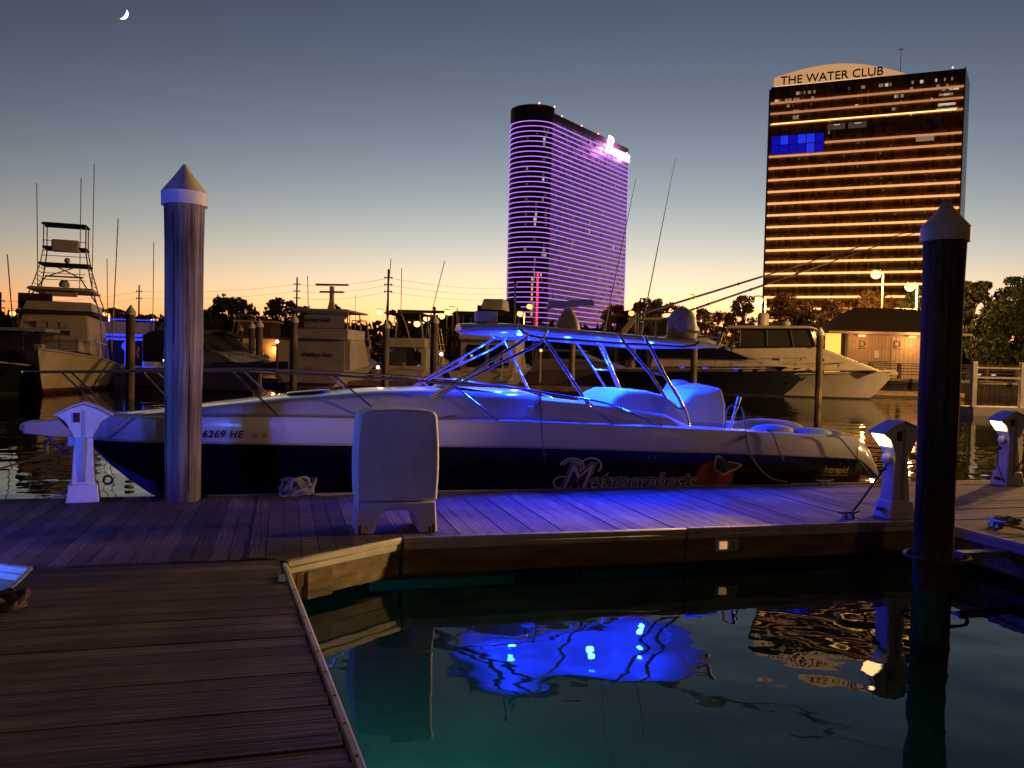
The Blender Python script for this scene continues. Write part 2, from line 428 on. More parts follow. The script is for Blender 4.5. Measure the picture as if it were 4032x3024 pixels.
strip([(6.93, BACK), (-8, BACK)], -0.11, 0.0, 0.002, 0.045, 'rub_strip', 'vinyl_trim', fd, 0.01)
strip([(6.93, BACK), (-8, BACK)], -0.34, -0.115, -0.03, 0.02, 'fascia_board', 'old_timber', fd)
pl = MB().box(-0.135, 0.135, -0.012, 0, -0.065, 0.065).build('number_plate', 'plastic_white', fd, bevel=0.004); pl.location = (4.42, FRONT - 0.014, -0.19)
lettering('3', 0.105, 'decal_brown', pl, (0.045, -0.0145, -0.038), (1, 0, 0), (0, 0, 1), extrude=0.001)
MB().box(-0.085, 0.0, -0.019, -0.0125, -0.038, 0.038).build('reflector_glow', 'lamplit_glow', pl)  # light thrown back by the plate, put in as a glowing patch

wk = dthing('main_walkway', 'weathered brown plank walkway filling the near corner beside the open water', 'dock', 0, 0)
b = 6.86
while b > -2.6:
    L0, L1 = a_left(b), a_right(b)
    L = round(L1 - L0, 2)
    if L not in cache: cache[L] = plank_mesh(L)
    put_plank(cache[L], wk, (L0 + L1) / 2, b - 0.07, 0.0)
    b -= 0.146
edge_boards(wk, (a_right(-2.6), -2.6), (a_right(3.2), 3.2)); edge_boards(wk, (a_right(3.24), 3.24), (a_right(6.74), 6.74))
edge_boards(wk, (a_left(6.9), 6.9), (a_left(-2.6), -2.6))
MB().prism([(a_left(6.8) + .05, 6.8), (a_left(-2.5) + .05, -2.5), (a_right(-2.5) - .05, -2.5), (a_right(6.7) - .05, 6.7)], -0.20, -0.045, 'z').build('joist_frame', 'black_plastic', wk)
br = MB().box(-0.03, 0.03, -0.10, 0.10, 0.004, 0.012).box(0.02, 0.032, -0.10, 0.10, -0.2, 0.012).build('corner_bracket', 'galvanised', wk); br.location = (0.02, 6.25, 0)
for k in range(4):
    MB().box(-1.5, 0.0 + 0.1, 5.0 - k * 2.2, 6.5 - k * 2.2, -0.75, -0.21).build('float', 'black_plastic', wk)

rw = dthing('side_walkway', 'plank walkway crossing the end of the finger behind the dark piling', 'dock', 0, 0)
b = 10.10
while b > 1.0:
    if 3.4 not in cache: cache[3.4] = plank_mesh(3.4)
    if 3.6 not in cache: cache[3.6] = plank_mesh(3.6)
    put_plank(cache[3.4], rw, 6.96 + 1.7, b - 0.07, 0.0)
    put_plank(cache[3.6], rw, 6.96 + 3.404 + 1.8, b - 0.07, 0.0)
    b -= 0.146
edge_boards(rw, (6.955, 7.5), (6.955, 1.0)); edge_boards(rw, (14, 10.14), (6.96, 10.14))
MB().box(7.0, 13.9, 1.0, 10.05, -0.2, -0.045).build('joist_frame', 'black_plastic', rw)
for k in range(4):
    MB().box(7.2, 13.6, 8.2 - k * 2.3, 9.8 - k * 2.3, -0.75, -0.21).build('float', 'black_plastic', rw)

# ------------------------------------------------------------------ pilings
def piling(label, loc, r_top, r_bot, ztop, cap_h=0.40, lean=0.0, group=None, crack=False, segs=28, wood='pile_wood'):
    t = thing('piling', label, 'piling', loc, random.uniform(0, 6), group)
    prof = [(r_bot, -1.7)]
    for k in range(1, 12):
        f = k / 11; prof.append((lerp(r_bot, r_top, f) + (random.uniform(-.006, .006) if segs > 20 else 0), lerp(-1.0, ztop - 0.02, f)))
    pst = MB().lathe(prof, segs).build('post', wood, t, smooth=True)
    rc = r_top * 1.13
    cp = MB().lathe([(r_top * 1.02, ztop - 0.03), (rc * 1.03, ztop - 0.035), (rc * 1.03, ztop + 0.10), (rc * 1.05, ztop + 0.105), (rc * 0.55, ztop + 0.10 + (cap_h - .1) * 0.5), (0.02, ztop + cap_h), (0.001, ztop + cap_h + .005)], segs).build('cone_cap', 'cap_plastic', t, smooth=True)
    if crack:
        for ang, z0, z1, w in ((4.55, 2.1, ztop - 0.03, 0.011), (5.4, 0.5, 2.2, 0.008), (4.0, 0.45, 1.6, 0.006)):
            pts = []
            for k in range(14):
                f = k / 13; z = lerp(z0, z1, f); rr = lerp(r_bot, r_top, (z + 1) / (ztop + 1)) - 0.002; an = ang + random.uniform(-.012, .012) - t.rotation_euler.z
                pts.append((rr * math.cos(an), rr * math.sin(an), z))
            MB().tube(pts, [0.002] + [w] * 12 + [0.002], 5).build('crack', 'crack', pst)
    t.rotation_euler.y = lean
    return t
piling('tall grey wooden piling with white cone cap standing beside the bow', dock(-1.06, 9.86), 0.21, 0.185, 3.74, 0.42, R(0.4), crack=True)
pr = piling('dark wooden piling with white cone cap at the junction of finger and side walkway', dock(6.08, 6.55), 0.186, 0.17, 3.35, 0.35, 0, crack=True, wood='pile_wood_dark')
ring = []
for k in range(25):
    an = 2 * math.pi * k / 24; ring.append((0.30 * math.cos(an), 0.27 * math.sin(an), 0))
hp = dthing('pile_hoop', 'pale steel hoop round the foot of the dark capped piling', 'pile hoop', 6.10, 6.52, 0.30)
MB().tube(ring, 0.018, 8).build('ring', 'rope_dark', hp, smooth=True)
MB().box(0.26, 0.90, -0.06, 0.06, -0.03, 0.03).build('bracket', 'galvanised', hp, bevel=0.005)
# notch plates where the tall piling passes the finger's edge
ng = dthing('pile_guide', 'dark steel guide frame where the tall grey piling meets the deck', 'pile guide', -1.10, 9.86)
MB().tube([(0.30 * math.cos(k / 12 * math.pi), 0.30 * math.sin(k / 12 * math.pi), 0.01) for k in range(-1, 14)], 0.02, 8).build('ring', 'black_plastic', ng)

# ------------------------------------------------------------------ tall moulded dock locker
bxs = dthing('dock_locker', 'tall white moulded plastic locker with arched foot on the finger dock', 'locker', 1.05, 7.70, DZ)
o = []
for k in range(9): f = k / 8; o.append((-0.375 - 0.020 * math.sin(f * math.pi) + 0.012 * f, 0.305 + f * 0.80))
for k in range(1, 12): f = k / 11; o.append((lerp(-0.335, 0.335, f), 1.15 + 0.018 * math.sin(f * math.pi)))
for k in range(9): f = 1 - k / 8; o.append((0.375 + 0.020 * math.sin(f * math.pi) - 0.012 * f, 0.305 + f * 0.80))
MB().prism(o, 0.0, 0.52, 'y').build('cabinet', 'plastic_white', bxs, bevel=0.022, seg=3)
o = [(-0.385, 0.0), (-0.365, 0.295), (0.365, 0.295), (0.385, 0.0), (0.215, 0.0)]
for k in range(9): an = math.pi * k / 8; o.append((0.195 * math.copysign(abs(math.cos(an)) ** 0.6, math.cos(an)), 0.06 + 0.165 * abs(math.sin(an)) ** 0.7))
o.append((-0.215, 0.0))
foot = MB().prism(o, 0.012, 0.50, 'y').build('arched_foot', 'plastic_white', bxs, bevel=0.012, seg=2)
for x in (-0.345, 0.345, 0.31):
    MB().box(x - 0.010, x + 0.010, -0.012, 0.010, -0.002, 0.085 if x != 0.31 else 0.06).build('bolt_bracket', 'rust', bxs)

# ------------------------------------------------------------------ power pedestals
def pedestal(label, a, b, rz, lit, hose=False, lens_side=1, s=1.0):
    t = dthing('power_pedestal', label, 'power pedestal', a, b, DZ, rz, 'power pedestals on the docks')
    MB().loft([[(-.165, -.15, 0), (.165, -.15, 0), (.165, .15, 0), (-.165, .15, 0)], [(-.14, -.125, .20), (.14, -.125, .20), (.14, .125, .20), (-.14, .125, .20)]]).build('base', 'plastic_white', t, bevel=0.012)
    MB().loft([[(-.115, -.105, .19), (.115, -.105, .19), (.115, .105, .19), (-.115, .105, .19)], [(-.085, -.085, .72), (.085, -.085, .72), (.085, .085, .72), (-.085, .085, .72)]]).build('column', 'plastic_white', t, bevel=0.01)
    o = [(-.085, .70), (-.175, .88), (-.265, .945), (-.13, 1.02), (0, 1.065), (.13, 1.02), (.265, .945), (.175, .88), (.085, .70)]
    hd_ = MB().prism(o, -.115, .115, 'y').build('head', 'plastic_white', t, bevel=0.01)
    MB().prism([(-.285, .940), (-.13, 1.028), (0, 1.075), (.13, 1.028), (.285, .940), (.285, .955), (.13, 1.045), (0, 1.093), (-.13, 1.045), (-.285, .955)], -.135, .135, 'y').build('hood', 'plastic_white', hd_, bevel=0.005)
    MB().box(-.018, .018, -.118, -.09, .22, 1.0).build('cable_slot', 'plastic_grey', t)
    MB().prism([(-.10, .87), (-.035, .87), (-.035, .975), (-.10, .975)], -.124, -.112, 'y').build('meter_window', 'smoke_glass', hd_, bevel=0.003)
    sx = -1 * lens_side
    o = [(sx * .175, .862), (sx * .258, .938), (sx * .235, .90), (sx * .150, .80)]
    MB().prism(o, -.10, .10, 'y').build('lens', 'pedestal_lens' if lit else 'smoke_glass', hd_)
    MB().lathe([(0.055, 0), (0.06, 0.012), (0.06, 0.05), (0.03, 0.06)], 14).build('outlet', 'plastic_white', t, smooth=True).matrix_local = Matrix.Translation((sx * .095, 0, .66)) @ Matrix.Rotation(sx * math.pi / 2, 4, 'Y')
    MB().lathe([(0.02, 0), (0.022, 0.08)], 10).build('plug', 'black_plastic', t).matrix_local = Matrix.Translation((sx * .14, 0, .55)) @ Matrix.Rotation(sx * 1.9, 4, 'Y')
    tap = MB().tube([(sx * .12, 0, .10), (sx * .19, 0, .10)], 0.014, 8).box(sx * .19 - .02, sx * .19 + .02, -.04, .04, .08, .12).build('water_tap', 'rust', t)
    if lit:
        lamp('pedestal_light', (sx * .27, 0, .86), (1.0, 0.62, 0.24), lit, t, 0.06, 'SPOT', (0, -sx * R(95), 0), R(78))
    if hose:
        pts = []
        for k in range(140):
            an = k / 24 * 2 * math.pi; pts.append((0.16 + 0.004 * (k % 24) / 24, -.03 + .14 * math.cos(an) + .01 * math.sin(k), .50 + .27 * math.sin(an)))
        MB().tube(pts, 0.011, 6).build('hose_coil', 'rope', t, smooth=True)
        MB().tube([(sx * .12, -.02, .66), (sx * .22, -.03, .55), (sx * .24, -.05, .3), (sx * .16, -.10, .05), (.02, -.14, .25), (.15, -.12, .4)], 0.010, 6).build('cable', 'rope_dark', t, smooth=True)
    return t
pedestal('white power pedestal with unlit lens standing beside the tall grey piling', -2.09, 9.93, R(8), 0)
pedestal('white power pedestal with glowing lens half hidden by the dark capped piling', 6.62, 7.72, R(0), 950)
pedestal('white power pedestal with glowing lens and coiled hose at the picture edge', 10.30, 9.72, R(0), 130, hose=True)
# out of frame to the right, further along the same walkway
pedestal('white power pedestal with glowing lens beyond the one with the hose', 13.4, 9.72, R(0), 130)

# ------------------------------------------------------------------ cleats, ropes, small things on the docks
def cleat(label, a, b, rz):
    t = dthing('cleat', label, 'cleat', a, b, DZ, rz, 'dock cleats')
    MB().tube([(-.15, 0, .085), (-.10, 0, .072), (0, 0, .068), (.10, 0, .072), (.15, 0, .085)], [.008, .014, .017, .014, .008], 8).build('horn', 'galvanised', t, smooth=True)
    for x in (-.045, .045):
        MB().loft([[(x - .022, -.03, 0), (x + .022, -.03, 0), (x + .022, .03, 0), (x - .022, .03, 0)], [(x - .014, -.014, .065), (x + .014, -.014, .065), (x + .014, .014, .065), (x - .014, .014, .065)]]).build('leg', 'galvanised', t)
    return t
cleat('dark steel cleat on the finger near the half hidden pedestal', 6.02, 7.72, 0)
cleat('steel cleat on the far edge of the finger under the gold lettering', 7.35, 9.95, 0)
cleat('steel cleat wrapped in rope by the stern of the motorboat', 8.55, 9.98, 0)
cleat('steel cleat on the side walkway edge behind the dark piling', 7.35, 7.05, R(80))
def rope(label, pts, r=0.013, m='rope', smooth_n=6, name='rope', group=None):
    # Catmull-Rom through dock-frame points
    P = [Vector(p) for p in pts]; P = [P[0]] + P + [P[-1]]; out_ = []
    for k in range(1, len(P) - 2):
        for s in range(smooth_n):
            t = s / smooth_n; p0, p1, p2, p3 = P[k - 1:k + 3]
            out_.append(0.5 * ((2 * p1) + (p2 - p0) * t + (2 * p0 - 5 * p1 + 4 * p2 - p3) * t * t + (3 * p1 - p0 - 3 * p2 + p3) * t ** 3))
    out_.append(P[-2])
    c = out_[0].copy()
    o = MB().tube([p - c for p in out_], r, 6).build(name, m, None, smooth=True)
    o.location = dock(*c); o.rotation_euler = (0, 0, TH)
    return tag(o, label, 'rope', group)
def tangle(ca, cb, n_, rr, h, seed):
    rnd = random.Random(seed); pts = []
    for k in range(n_):
        an = k * 0.9; q = rr * rnd.uniform(0.45, 1.0); pts.append((ca + q * math.cos(an), cb + 0.55 * q * math.sin(an), DZ + 0.015 + rnd.random() ** 1.6 * h))
    return pts
rope('pale rope heaped in a tangle on the dock edge beside the piling', tangle(0.18, 9.98, 70, 0.23, 0.20, 3) + [(0.45, 9.92, DZ + .015), (0.8, 9.98, DZ + .015), (1.3, 10.02, DZ + .02)], 0.014)
rope('pale rope lying along the finger edge behind the white locker', [(1.0, 10.0, DZ + .015), (1.9, 10.03, DZ + .015), (3.2, 9.98, DZ + .015), (4.6, 10.05, DZ + .015), (6.4, 10.0, DZ + .015), (7.6, 9.95, DZ + .02), (8.3, 9.97, DZ + .03)], 0.012)
rope('pale rope bunched on the cleat by the stern of the motorboat', tangle(8.55, 9.98, 26, 0.17, 0.16, 5), 0.013)
rope('pale rope lying in a heap behind the dark piling on the side walkway', tangle(7.7, 7.25, 20, 0.20, 0.05, 9) + [(7.3, 7.0, DZ + .06), (7.6, 6.3, DZ + .02), (8.2, 5.2, DZ + .02)], 0.013)
rope('dark power cable drooping from the half hidden pedestal to the deck', [(6.50, 7.70, DZ + .62), (6.40, 7.78, DZ + .40), (6.30, 7.86, DZ + .18), (6.22, 7.92, DZ + .02), (6.34, 8.0, DZ + .02)], 0.014, 'rope_dark')
rope('slack mooring line crossing the water by the bow', [(-6.4, 8.9, .46), (-4.6, 10.6, .36), (-3.4, 12.2, .55), (-2.4, 13.4, .95)], 0.014, 'rope_dark')
rope('dark rope bundled on the walkway edge beside the blue lit boards', tangle(-1.72, 5.85, 40, 0.17, 0.10, 21), 0.020, 'rope_dark')

# ------------------------------------------------------------------ the big open motorboat
mb = thing('sport_boat', 'long open motorboat with navy hull and hardtop lit blue underneath', 'motorboat', dock(0, BC, 0), TH)
HT = [  # a, half sheer, z sheer, half knuckle, z knuckle, half chine, z chine, z keel
    (-2.46, .04, 1.215, .03, .925, .015, .86, .84), (-2.15, .36, 1.222, .31, .93, .07, .58, .50), (-1.65, .70, 1.24, .63, .94, .22, .36, .12),
    (-1.0, .99, 1.27, .92, .955, .48, .20, -.16), (0, 1.29, 1.30, 1.24, .97, .88, .10, -.36), (1.2, 1.49, 1.30, 1.45, .97, 1.17, .0, -.46),
    (3, 1.60, 1.285, 1.57, .955, 1.36, -.05, -.5), (5, 1.60, 1.215, 1.57, .89, 1.41, -.05, -.5), (7, 1.58, 1.12, 1.55, .82, 1.41, -.05, -.5), (8.32, 1.52, 1.03, 1.49, .75, 1.38, -.05, -.45)]
ST = [-2.46 + k * (8.32 + 2.46) / 44 for k in range(45)]
def hv(a): return interp(HT, a)
def side_strip(fn, name, m, smooth=True):
    for s in (-1, 1):
        rings = [[(a, s * y, z) for y, z in fn(a)] for a in ST]
        MB().loft(rings, cap=False, closed=False).build(name, m, mb, smooth=smooth)
def sec_dark(a):
    hs, zs, hk, zk, hc, zc, zb = hv(a)
    return [(hk, zk), (lerp(hk, hc, .45), lerp(zk, zc, .5)), (hc, zc)]
def sec_bot(a):
    hs, zs, hk, zk, hc, zc, zb = hv(a); return [(hc, zc), (hc * .5, lerp(zc, zb, .55)), (0, zb)]
def sec_band(a):
    hs, zs, hk, zk, hc, zc, zb = hv(a)
    return [(hk + .004, zk - .012), (hk + .022, zk + .01), (lerp(hk, hs, .5) + .02, lerp(zk, zs, .55)), (hs + .006, zs - .05), (hs - .012, zs), (hs - .06, zs + .012)]
side_strip(sec_dark, 'hull_side', 'navy_hull'); side_strip(sec_bot, 'hull_bottom', 'bottom_paint'); side_strip(sec_band, 'topside_band', 'gelcoat')
for s in (-1, 1):
    MB().tube([(a, s * (hv(a)[2] + .015), hv(a)[3] - .006) for a in ST], 0.016, 6).build('rub_rail', 'gelcoat_grey', mb, smooth=True)
# pulpit
def pul(a, w, z0, z1): return [(a, -w, z0), (a, w, z0), (a, w + .02, z1), (a, -w - .02, z1)]
MB().loft([pul(-3.27, .08, 1.04, 1.09), pul(-3.20, .16, .99, 1.14), pul(-2.9, .20, .955, 1.165), pul(-2.5, .24, .935, 1.20), pul(-2.0, .33, .95, 1.225)]).build('bow_pulpit', 'gelcoat', mb, smooth=True, bevel=0.02)
an = MB().tube([(-2.95, 0, .95), (-2.90, 0, .86), (-2.78, 0, .78)], .025, 8).tube([(-2.98, 0, .9), (-2.96, 0, .72)], [.03, .012], 8).tube([(-2.7, -.1, .84), (-2.66, .1, .84)], .03, 8)
an.build('anchor', 'galvanised', mb, smooth=True)
ey = [(-2.20 + .055 * math.cos(k / 12 * 2 * math.pi) - .03, 0, .36 + .055 * math.sin(k / 12 * 2 * math.pi)) for k in range(13)]
MB().tube(ey, .018, 6).build('bow_eye', 'chrome', mb, smooth=True)
# foredeck, trunk and dash (one moulding up to the cockpit), then the coaming
ZT = [(-2.46, 1.225), (-1.6, 1.30), (-1.0, 1.395), (0, 1.525), (1.2, 1.635), (2.2, 1.67), (3.0, 1.665), (3.9, 1.62)]
def sec_deck(a):
    hs, zs = hv(a)[:2]; zt = interp(ZT, a)[0]; k = max(0.0, zt - zs)
    i_ = max(hs - .17, hs * .6); sh = max(i_ - .10 - .12 * k, hs * .45)
    half = [(hs - .05, zs + .010), (i_, zs + .018), (i_ - .03, zs + .04), (sh + .02, lerp(zs, zt, .72)), (sh - .06, lerp(zs, zt, .88)), (sh * .5, zt - .012), (0, zt)]
    return [(a, -y, z) for y, z in half] + [(a, y, z) for y, z in reversed(half[:-1])]
A1 = [a for a in ST if a <= 3.3] + [3.4]
MB().loft([sec_deck(a) for a in A1], cap=False, closed=False).build('foredeck', 'gelcoat', mb, smooth=True)
hs, zs = hv(3.4)[:2]
MB().add([(3.41, -1.2, .55), (3.41, 1.2, .55), (3.41, 1.2, 1.5), (3.41, .6, 1.63), (3.41, -.6, 1.63), (3.41, -1.2, 1.5)], [(0, 1, 2, 3, 4, 5)]).build('dash_panel', 'gelcoat', mb)
hatch = MB().lathe([(.30, 0), (.30, .025), (.26, .035)], 24).build('deck_hatch', 'smoke_glass', mb, smooth=True); hatch.location = (0.35, 0, 1.555); hatch.rotation_euler = (0, R(-5.5), 0)
CT = [(3.35, 1.56, .24), (4.0, 1.51, .24), (4.6, 1.45, .24), (5.2, 1.375, .25), (5.42, 1.28, .25), (5.6, hv(5.6)[1] + .03, .26), (7.0, hv(7.0)[1] + .015, .30), (8.2, hv(8.2)[1] + .015, .32)]
for s in (-1, 1):
    rings = []
    for k in range(60):
        a = lerp(3.36, 8.28, k / 59); hs, zs = hv(a)[:2]; zt, w = interp(CT, a)
        rings.append([(a, s * (hs - .05), zs + .010), (a, s * (hs - .15), zs + .018), (a, s * (hs - .20), lerp(zs, zt, .75)), (a, s * (hs - w), zt), (a, s * (hs - w - .06), zt - .01), (a, s * (hs - w - .10), .56)])
    MB().loft(rings, cap=False, closed=False).build('cockpit_coaming', 'gelcoat', mb, smooth=True)
MB().box(3.3, 8.25, -1.3, 1.3, .50, .555).build('cockpit_sole', 'gelcoat', mb)
# stern
tq = [(-1.52, 8.30, 1.03, .75), (-1.49, 8.45, 1.0, .62), (-1.40, 8.62, .90, .50), (-1.25, 8.78, .78, .40)]
rings = []
for f in (0, .25, .5, .75, 1.0):
    x = lerp(8.30, 8.86, f); zt = 1.035 - .52 * f ** 1.5; zb_ = .76 - .36 * f; w = 1.52 - .20 * f * f
    rings.append([(x, -w, zb_), (x, -w - .01, lerp(zb_, zt, .5)), (x, -w + .05, zt), (x, 0, zt + .02), (x, w - .05, zt), (x, w + .01, lerp(zb_, zt, .5)), (x, w, zb_)])
MB().loft(rings, cap=True, closed=True).build('stern_quarter', 'gelcoat', mb, smooth=True)
MB().loft([[(8.30, -1.49, .75), (8.30, 1.49, .75), (8.30, 1.38, -.05), (8.30, 0, -.45), (8.30, -1.38, -.05)], [(8.46, -1.44, .62), (8.46, 1.44, .62), (8.40, 1.32, -.05), (8.38, 0, -.40), (8.40, -1.32, -.05)]]).build('transom', 'navy_hull', mb)
# windscreen and hardtop frame in steel pipe
def pipe(pts, r=.021, name='frame_pipe', m='chrome'):
    return MB().tube(pts, r, 10).build(name, m, mb, smooth=True)
NB, FB = 10.62, 13.05       # planes of the near and far frames
for bb, dx in ((NB, 0), (FB, 1)):
    if not dx:
        P = lambda x, y: bl(x, y, NB)
        pipe([P(1690, 1566), P(1965, 1401), P(2040, 1354), P(2072, 1332), P(2082, 1312)])
        pipe([P(1700, 1570), P(1965, 1430), P(2100, 1366), P(2132, 1345), P(2146, 1322), P(2156, 1300)])
        pipe([P(1951, 1436), P(1968, 1401)], .024)
        pipe([P(2148, 1338), P(2299, 1566), P(2349, 1648), P(2356, 1664)])
        pipe([P(2434, 1316), P(2463, 1356), P(2557, 1467), P(2624, 1571), P(2642, 1594), P(2662, 1606), P(2686, 1612)])
        pipe([P(2537, 1322), P(2615, 1474), P(2672, 1565), P(2700, 1625), P(2711, 1660), P(2713, 1692)], .024)
        pipe([P(2558, 1469), P(2614, 1476)], .018)
        pipe([P(2040, 1290), P(2060, 1308), P(2090, 1322), P(2131, 1331), P(2460, 1353), P(2690, 1366), P(2735, 1360), P(2752, 1345)], .020)
    else:
        P = lambda x, y: bl(x, y, FB)
        pipe([P(1615, 1527), P(1700, 1476), P(1960, 1326)])
        pipe([P(1625, 1527), P(1700, 1488), P(1941, 1374), P(1975, 1352), P(1990, 1332), P(1998, 1312)])
        pipe([P(1804, 1436), P(1826, 1402)], .024)
        pipe([P(1987, 1343), P(2083, 1538)], .024)
        pipe([P(2248, 1318), P(2337, 1450), P(2402, 1556)])
        pipe([P(2354, 1348), P(2402, 1455), P(2446, 1558)], .024)
        pipe([P(2337, 1455), P(2400, 1458)], .018)
        pipe([P(1905, 1292), P(1925, 1318), P(1955, 1334), P(2090, 1337), P(2460, 1357), P(2560, 1352)], .020)
pipe([bl(2368, 1349, FB - .5), bl(2410, 1455, FB - .5), bl(2452, 1556, FB - .5)], .022)
# hardtop
def top_sec(a):
    f = (a - 2.50) / (6.02 - 2.50); w = 1.20 * min(1, (1 - (1 - min(1, f / .22)) ** 2.4)) if f < .22 else (1.20 - .10 * max(0, (f - .85) / .15) ** 2)
    w = max(w, .25); zt = 2.60 - .185 * f; lift = -.05 * (1 - min(1, f / .22)) ** 2
    return w, zt + lift
rings = []
for k in range(33):
    a = lerp(2.48, 6.05, (k / 32) ** 1.25); w, zt = top_sec(a); th = .075 if 0 < k < 32 else .03
    rings.append([(a, -w + .10, zt - th - .02), (a, -w, zt - th + .005), (a, -w - .012, zt - .03), (a, -w + .04, zt), (a, -w * .5, zt + .045), (a, 0, zt + .06), (a, w * .5, zt + .045), (a, w - .04, zt), (a, w + .012, zt - .03), (a, w, zt - th + .005), (a, w - .10, zt - th - .02), (a, 0, zt - th - .005)])
htop = MB().loft(rings).build('hardtop', 'gelcoat', mb, smooth=True)
# rear lip with rocket launcher tube
MB().loft([[(6.00, -.95, 2.335), (6.00, .55, 2.335), (6.00, .55, 2.40), (6.00, -.95, 2.40)], [(6.36, -.85, 2.355), (6.36, .45, 2.355), (6.36, .45, 2.39), (6.36, -.85, 2.39)]]).build('rear_lip', 'gelcoat', htop, bevel=.012)
MB().tube([(5.95, -.70, 2.44), (6.02, -.70, 2.50), (6.25, -.70, 2.52), (6.38, -.70, 2.50)], .018, 8).build('grab_rail', 'chrome', htop, smooth=True)
MB().tube([(6.32, -.75, 2.34), (6.42, -.75, 2.60)], .03, 10).build('rod_holder', 'galvanised', htop, smooth=True)
# lamps under the hardtop; the middle pair is added to even out the light
for a, y in ((3.3, -.45), (3.3, .55), (4.4, -.8), (4.4, .6), (5.35, -.5), (5.35, .55)):
    zt = top_sec(a)[1] - .10
    led = MB().lathe([(.035, 0), (.040, .006), (.040, .018)], 14, (a, y, zt - .006)).build('ceiling_led', 'blue_led' if y < -.4 and a != 4.4 else 'blue_led_dim', htop)
    lamp('blue_light', (a, y, zt - .03), (0.003, 0.024, 1.0), 700, htop, 0.05, 'SPOT', None, R(142)).data.spot_blend = .35
    lamp('underside_fill', (a, y, zt - .30), (0.003, 0.024, 1.0), 95, htop, 0.05)  # added point lamp, brightens the hardtop underside in place of bounce
for k in range(4):
    x = bl(1955 + k * 14, 1308, 12.2); MB().ball(x, .016, 8, 6).build('red_indicator', 'red_spot', htop)
pnl = bl(1965, 1309, 12.25); MB().box(pnl.x - .16, pnl.x + .22, pnl.y, pnl.y + .15, pnl.z - .05, pnl.z + .05).build('radio_box', 'gelcoat', htop, bevel=.01)
# on top: radar, satellite dome, aerials, mast, horns, outriggers
rd = bl(2236, 1292, 12.0); rx = rd.x
MB().lathe([(.19, 2.50), (.185, 2.62), (.15, 2.74), (.09, 2.84), (.055, 2.90)], 22, (rx, 0, 0)).build('radar_pedestal', 'plastic_white', htop, smooth=True)
ra = MB().prism([(-.36, -.045), (.36, -.045), (.37, -.01), (.33, .055), (-.33, .055), (-.37, -.01)], -.07, .07, 'y').build('radar_array', 'plastic_white', htop, bevel=.02, seg=3)
ra.location = (rx + .03, 0, 2.965); ra.rotation_euler = (0, R(-5), R(-12))
dm = bl(2688, 1330, 11.3).x
MB().lathe([(.21, 2.36), (.225, 2.44), (.225, 2.66), (.205, 2.78), (.15, 2.88), (.07, 2.935), (.005, 2.95)], 26, (dm, -.66, 0)).build('satellite_dome', 'plastic_white', htop, smooth=True)
MB().box(dm - .09, dm + .13, -.898, -.890, 2.55, 2.59).build('dome_label', 'plastic_grey', htop)
def zt_(a): return top_sec(a)[1]
for p0, p1 in (((2376, 1292), (2505, 700)), ((2522, 1245), (2660, 622))):
    q0, q1 = bl(*p0, 12.0), bl(*p1, 12.0); q0.z = zt_(q0.x) + .03
    w = MB().tube([q0, q0.lerp(q1, .06), q0.lerp(q1, .07), q1], [.022, .020, .011, .004], 7).build('whip_aerial', 'plastic_grey', htop, smooth=True)
q = bl(2025, 1290, 12.0)
MB().tube([(q.x, 0, zt_(q.x)), (q.x, 0, 3.20)], .014, 8).lathe([(.028, 3.19), (.03, 3.25), (.015, 3.27)], 10, (q.x, 0, 0)).build('anchor_light_mast', 'plastic_grey', htop, smooth=True)
for p0, p1, y in (((2510, 1240), (3640, 893), -.2), ((2585, 1268), (3640, 905), -.55)):
    q0, q1 = bl(*p0, BC + y), bl(*p1, BC + y)
    MB().tube([q0, q0.lerp(q1, .4), q0.lerp(q1, .42), q1], [.018, .016, .011, .006], 7).build('outrigger_pole', 'grey_pipe', htop, smooth=True)
    MB().tube([(q0.x, q0.y, zt_(q0.x)), (q0.x, q0.y, q0.z + .03)], .025, 8).build('outrigger_base', 'grey_pipe', htop, smooth=True)
    for f in (.18, .33, .5): MB().ball(q0.lerp(q1, f), .024, 8, 6).build('line_guide', 'grey_pipe', htop)
sl = bl(1897, 1258, 12.0)
MB().tube([(sl.x + .06, 0, zt_(2.8) - .02), (sl.x + .06, 0, zt_(2.8) + .08)], .035, 10).box(sl.x - .10, sl.x + .22, -.09, .09, zt_(2.8) + .08, zt_(2.8) + .24).build('searchlight', 'plastic_white', htop, bevel=.02)
for x_, y_ in ((2560, -.6), (2440, -.9), (2150, -.7), (2480, -.5)):
    q = bl(x_, 1310, BC + y_); MB().lathe([(.035, 0), (.04, .03), (.015, .06)], 10, (q.x, q.y, zt_(q.x) + .01)).build('deck_fitting', 'plastic_white', htop, smooth=True)
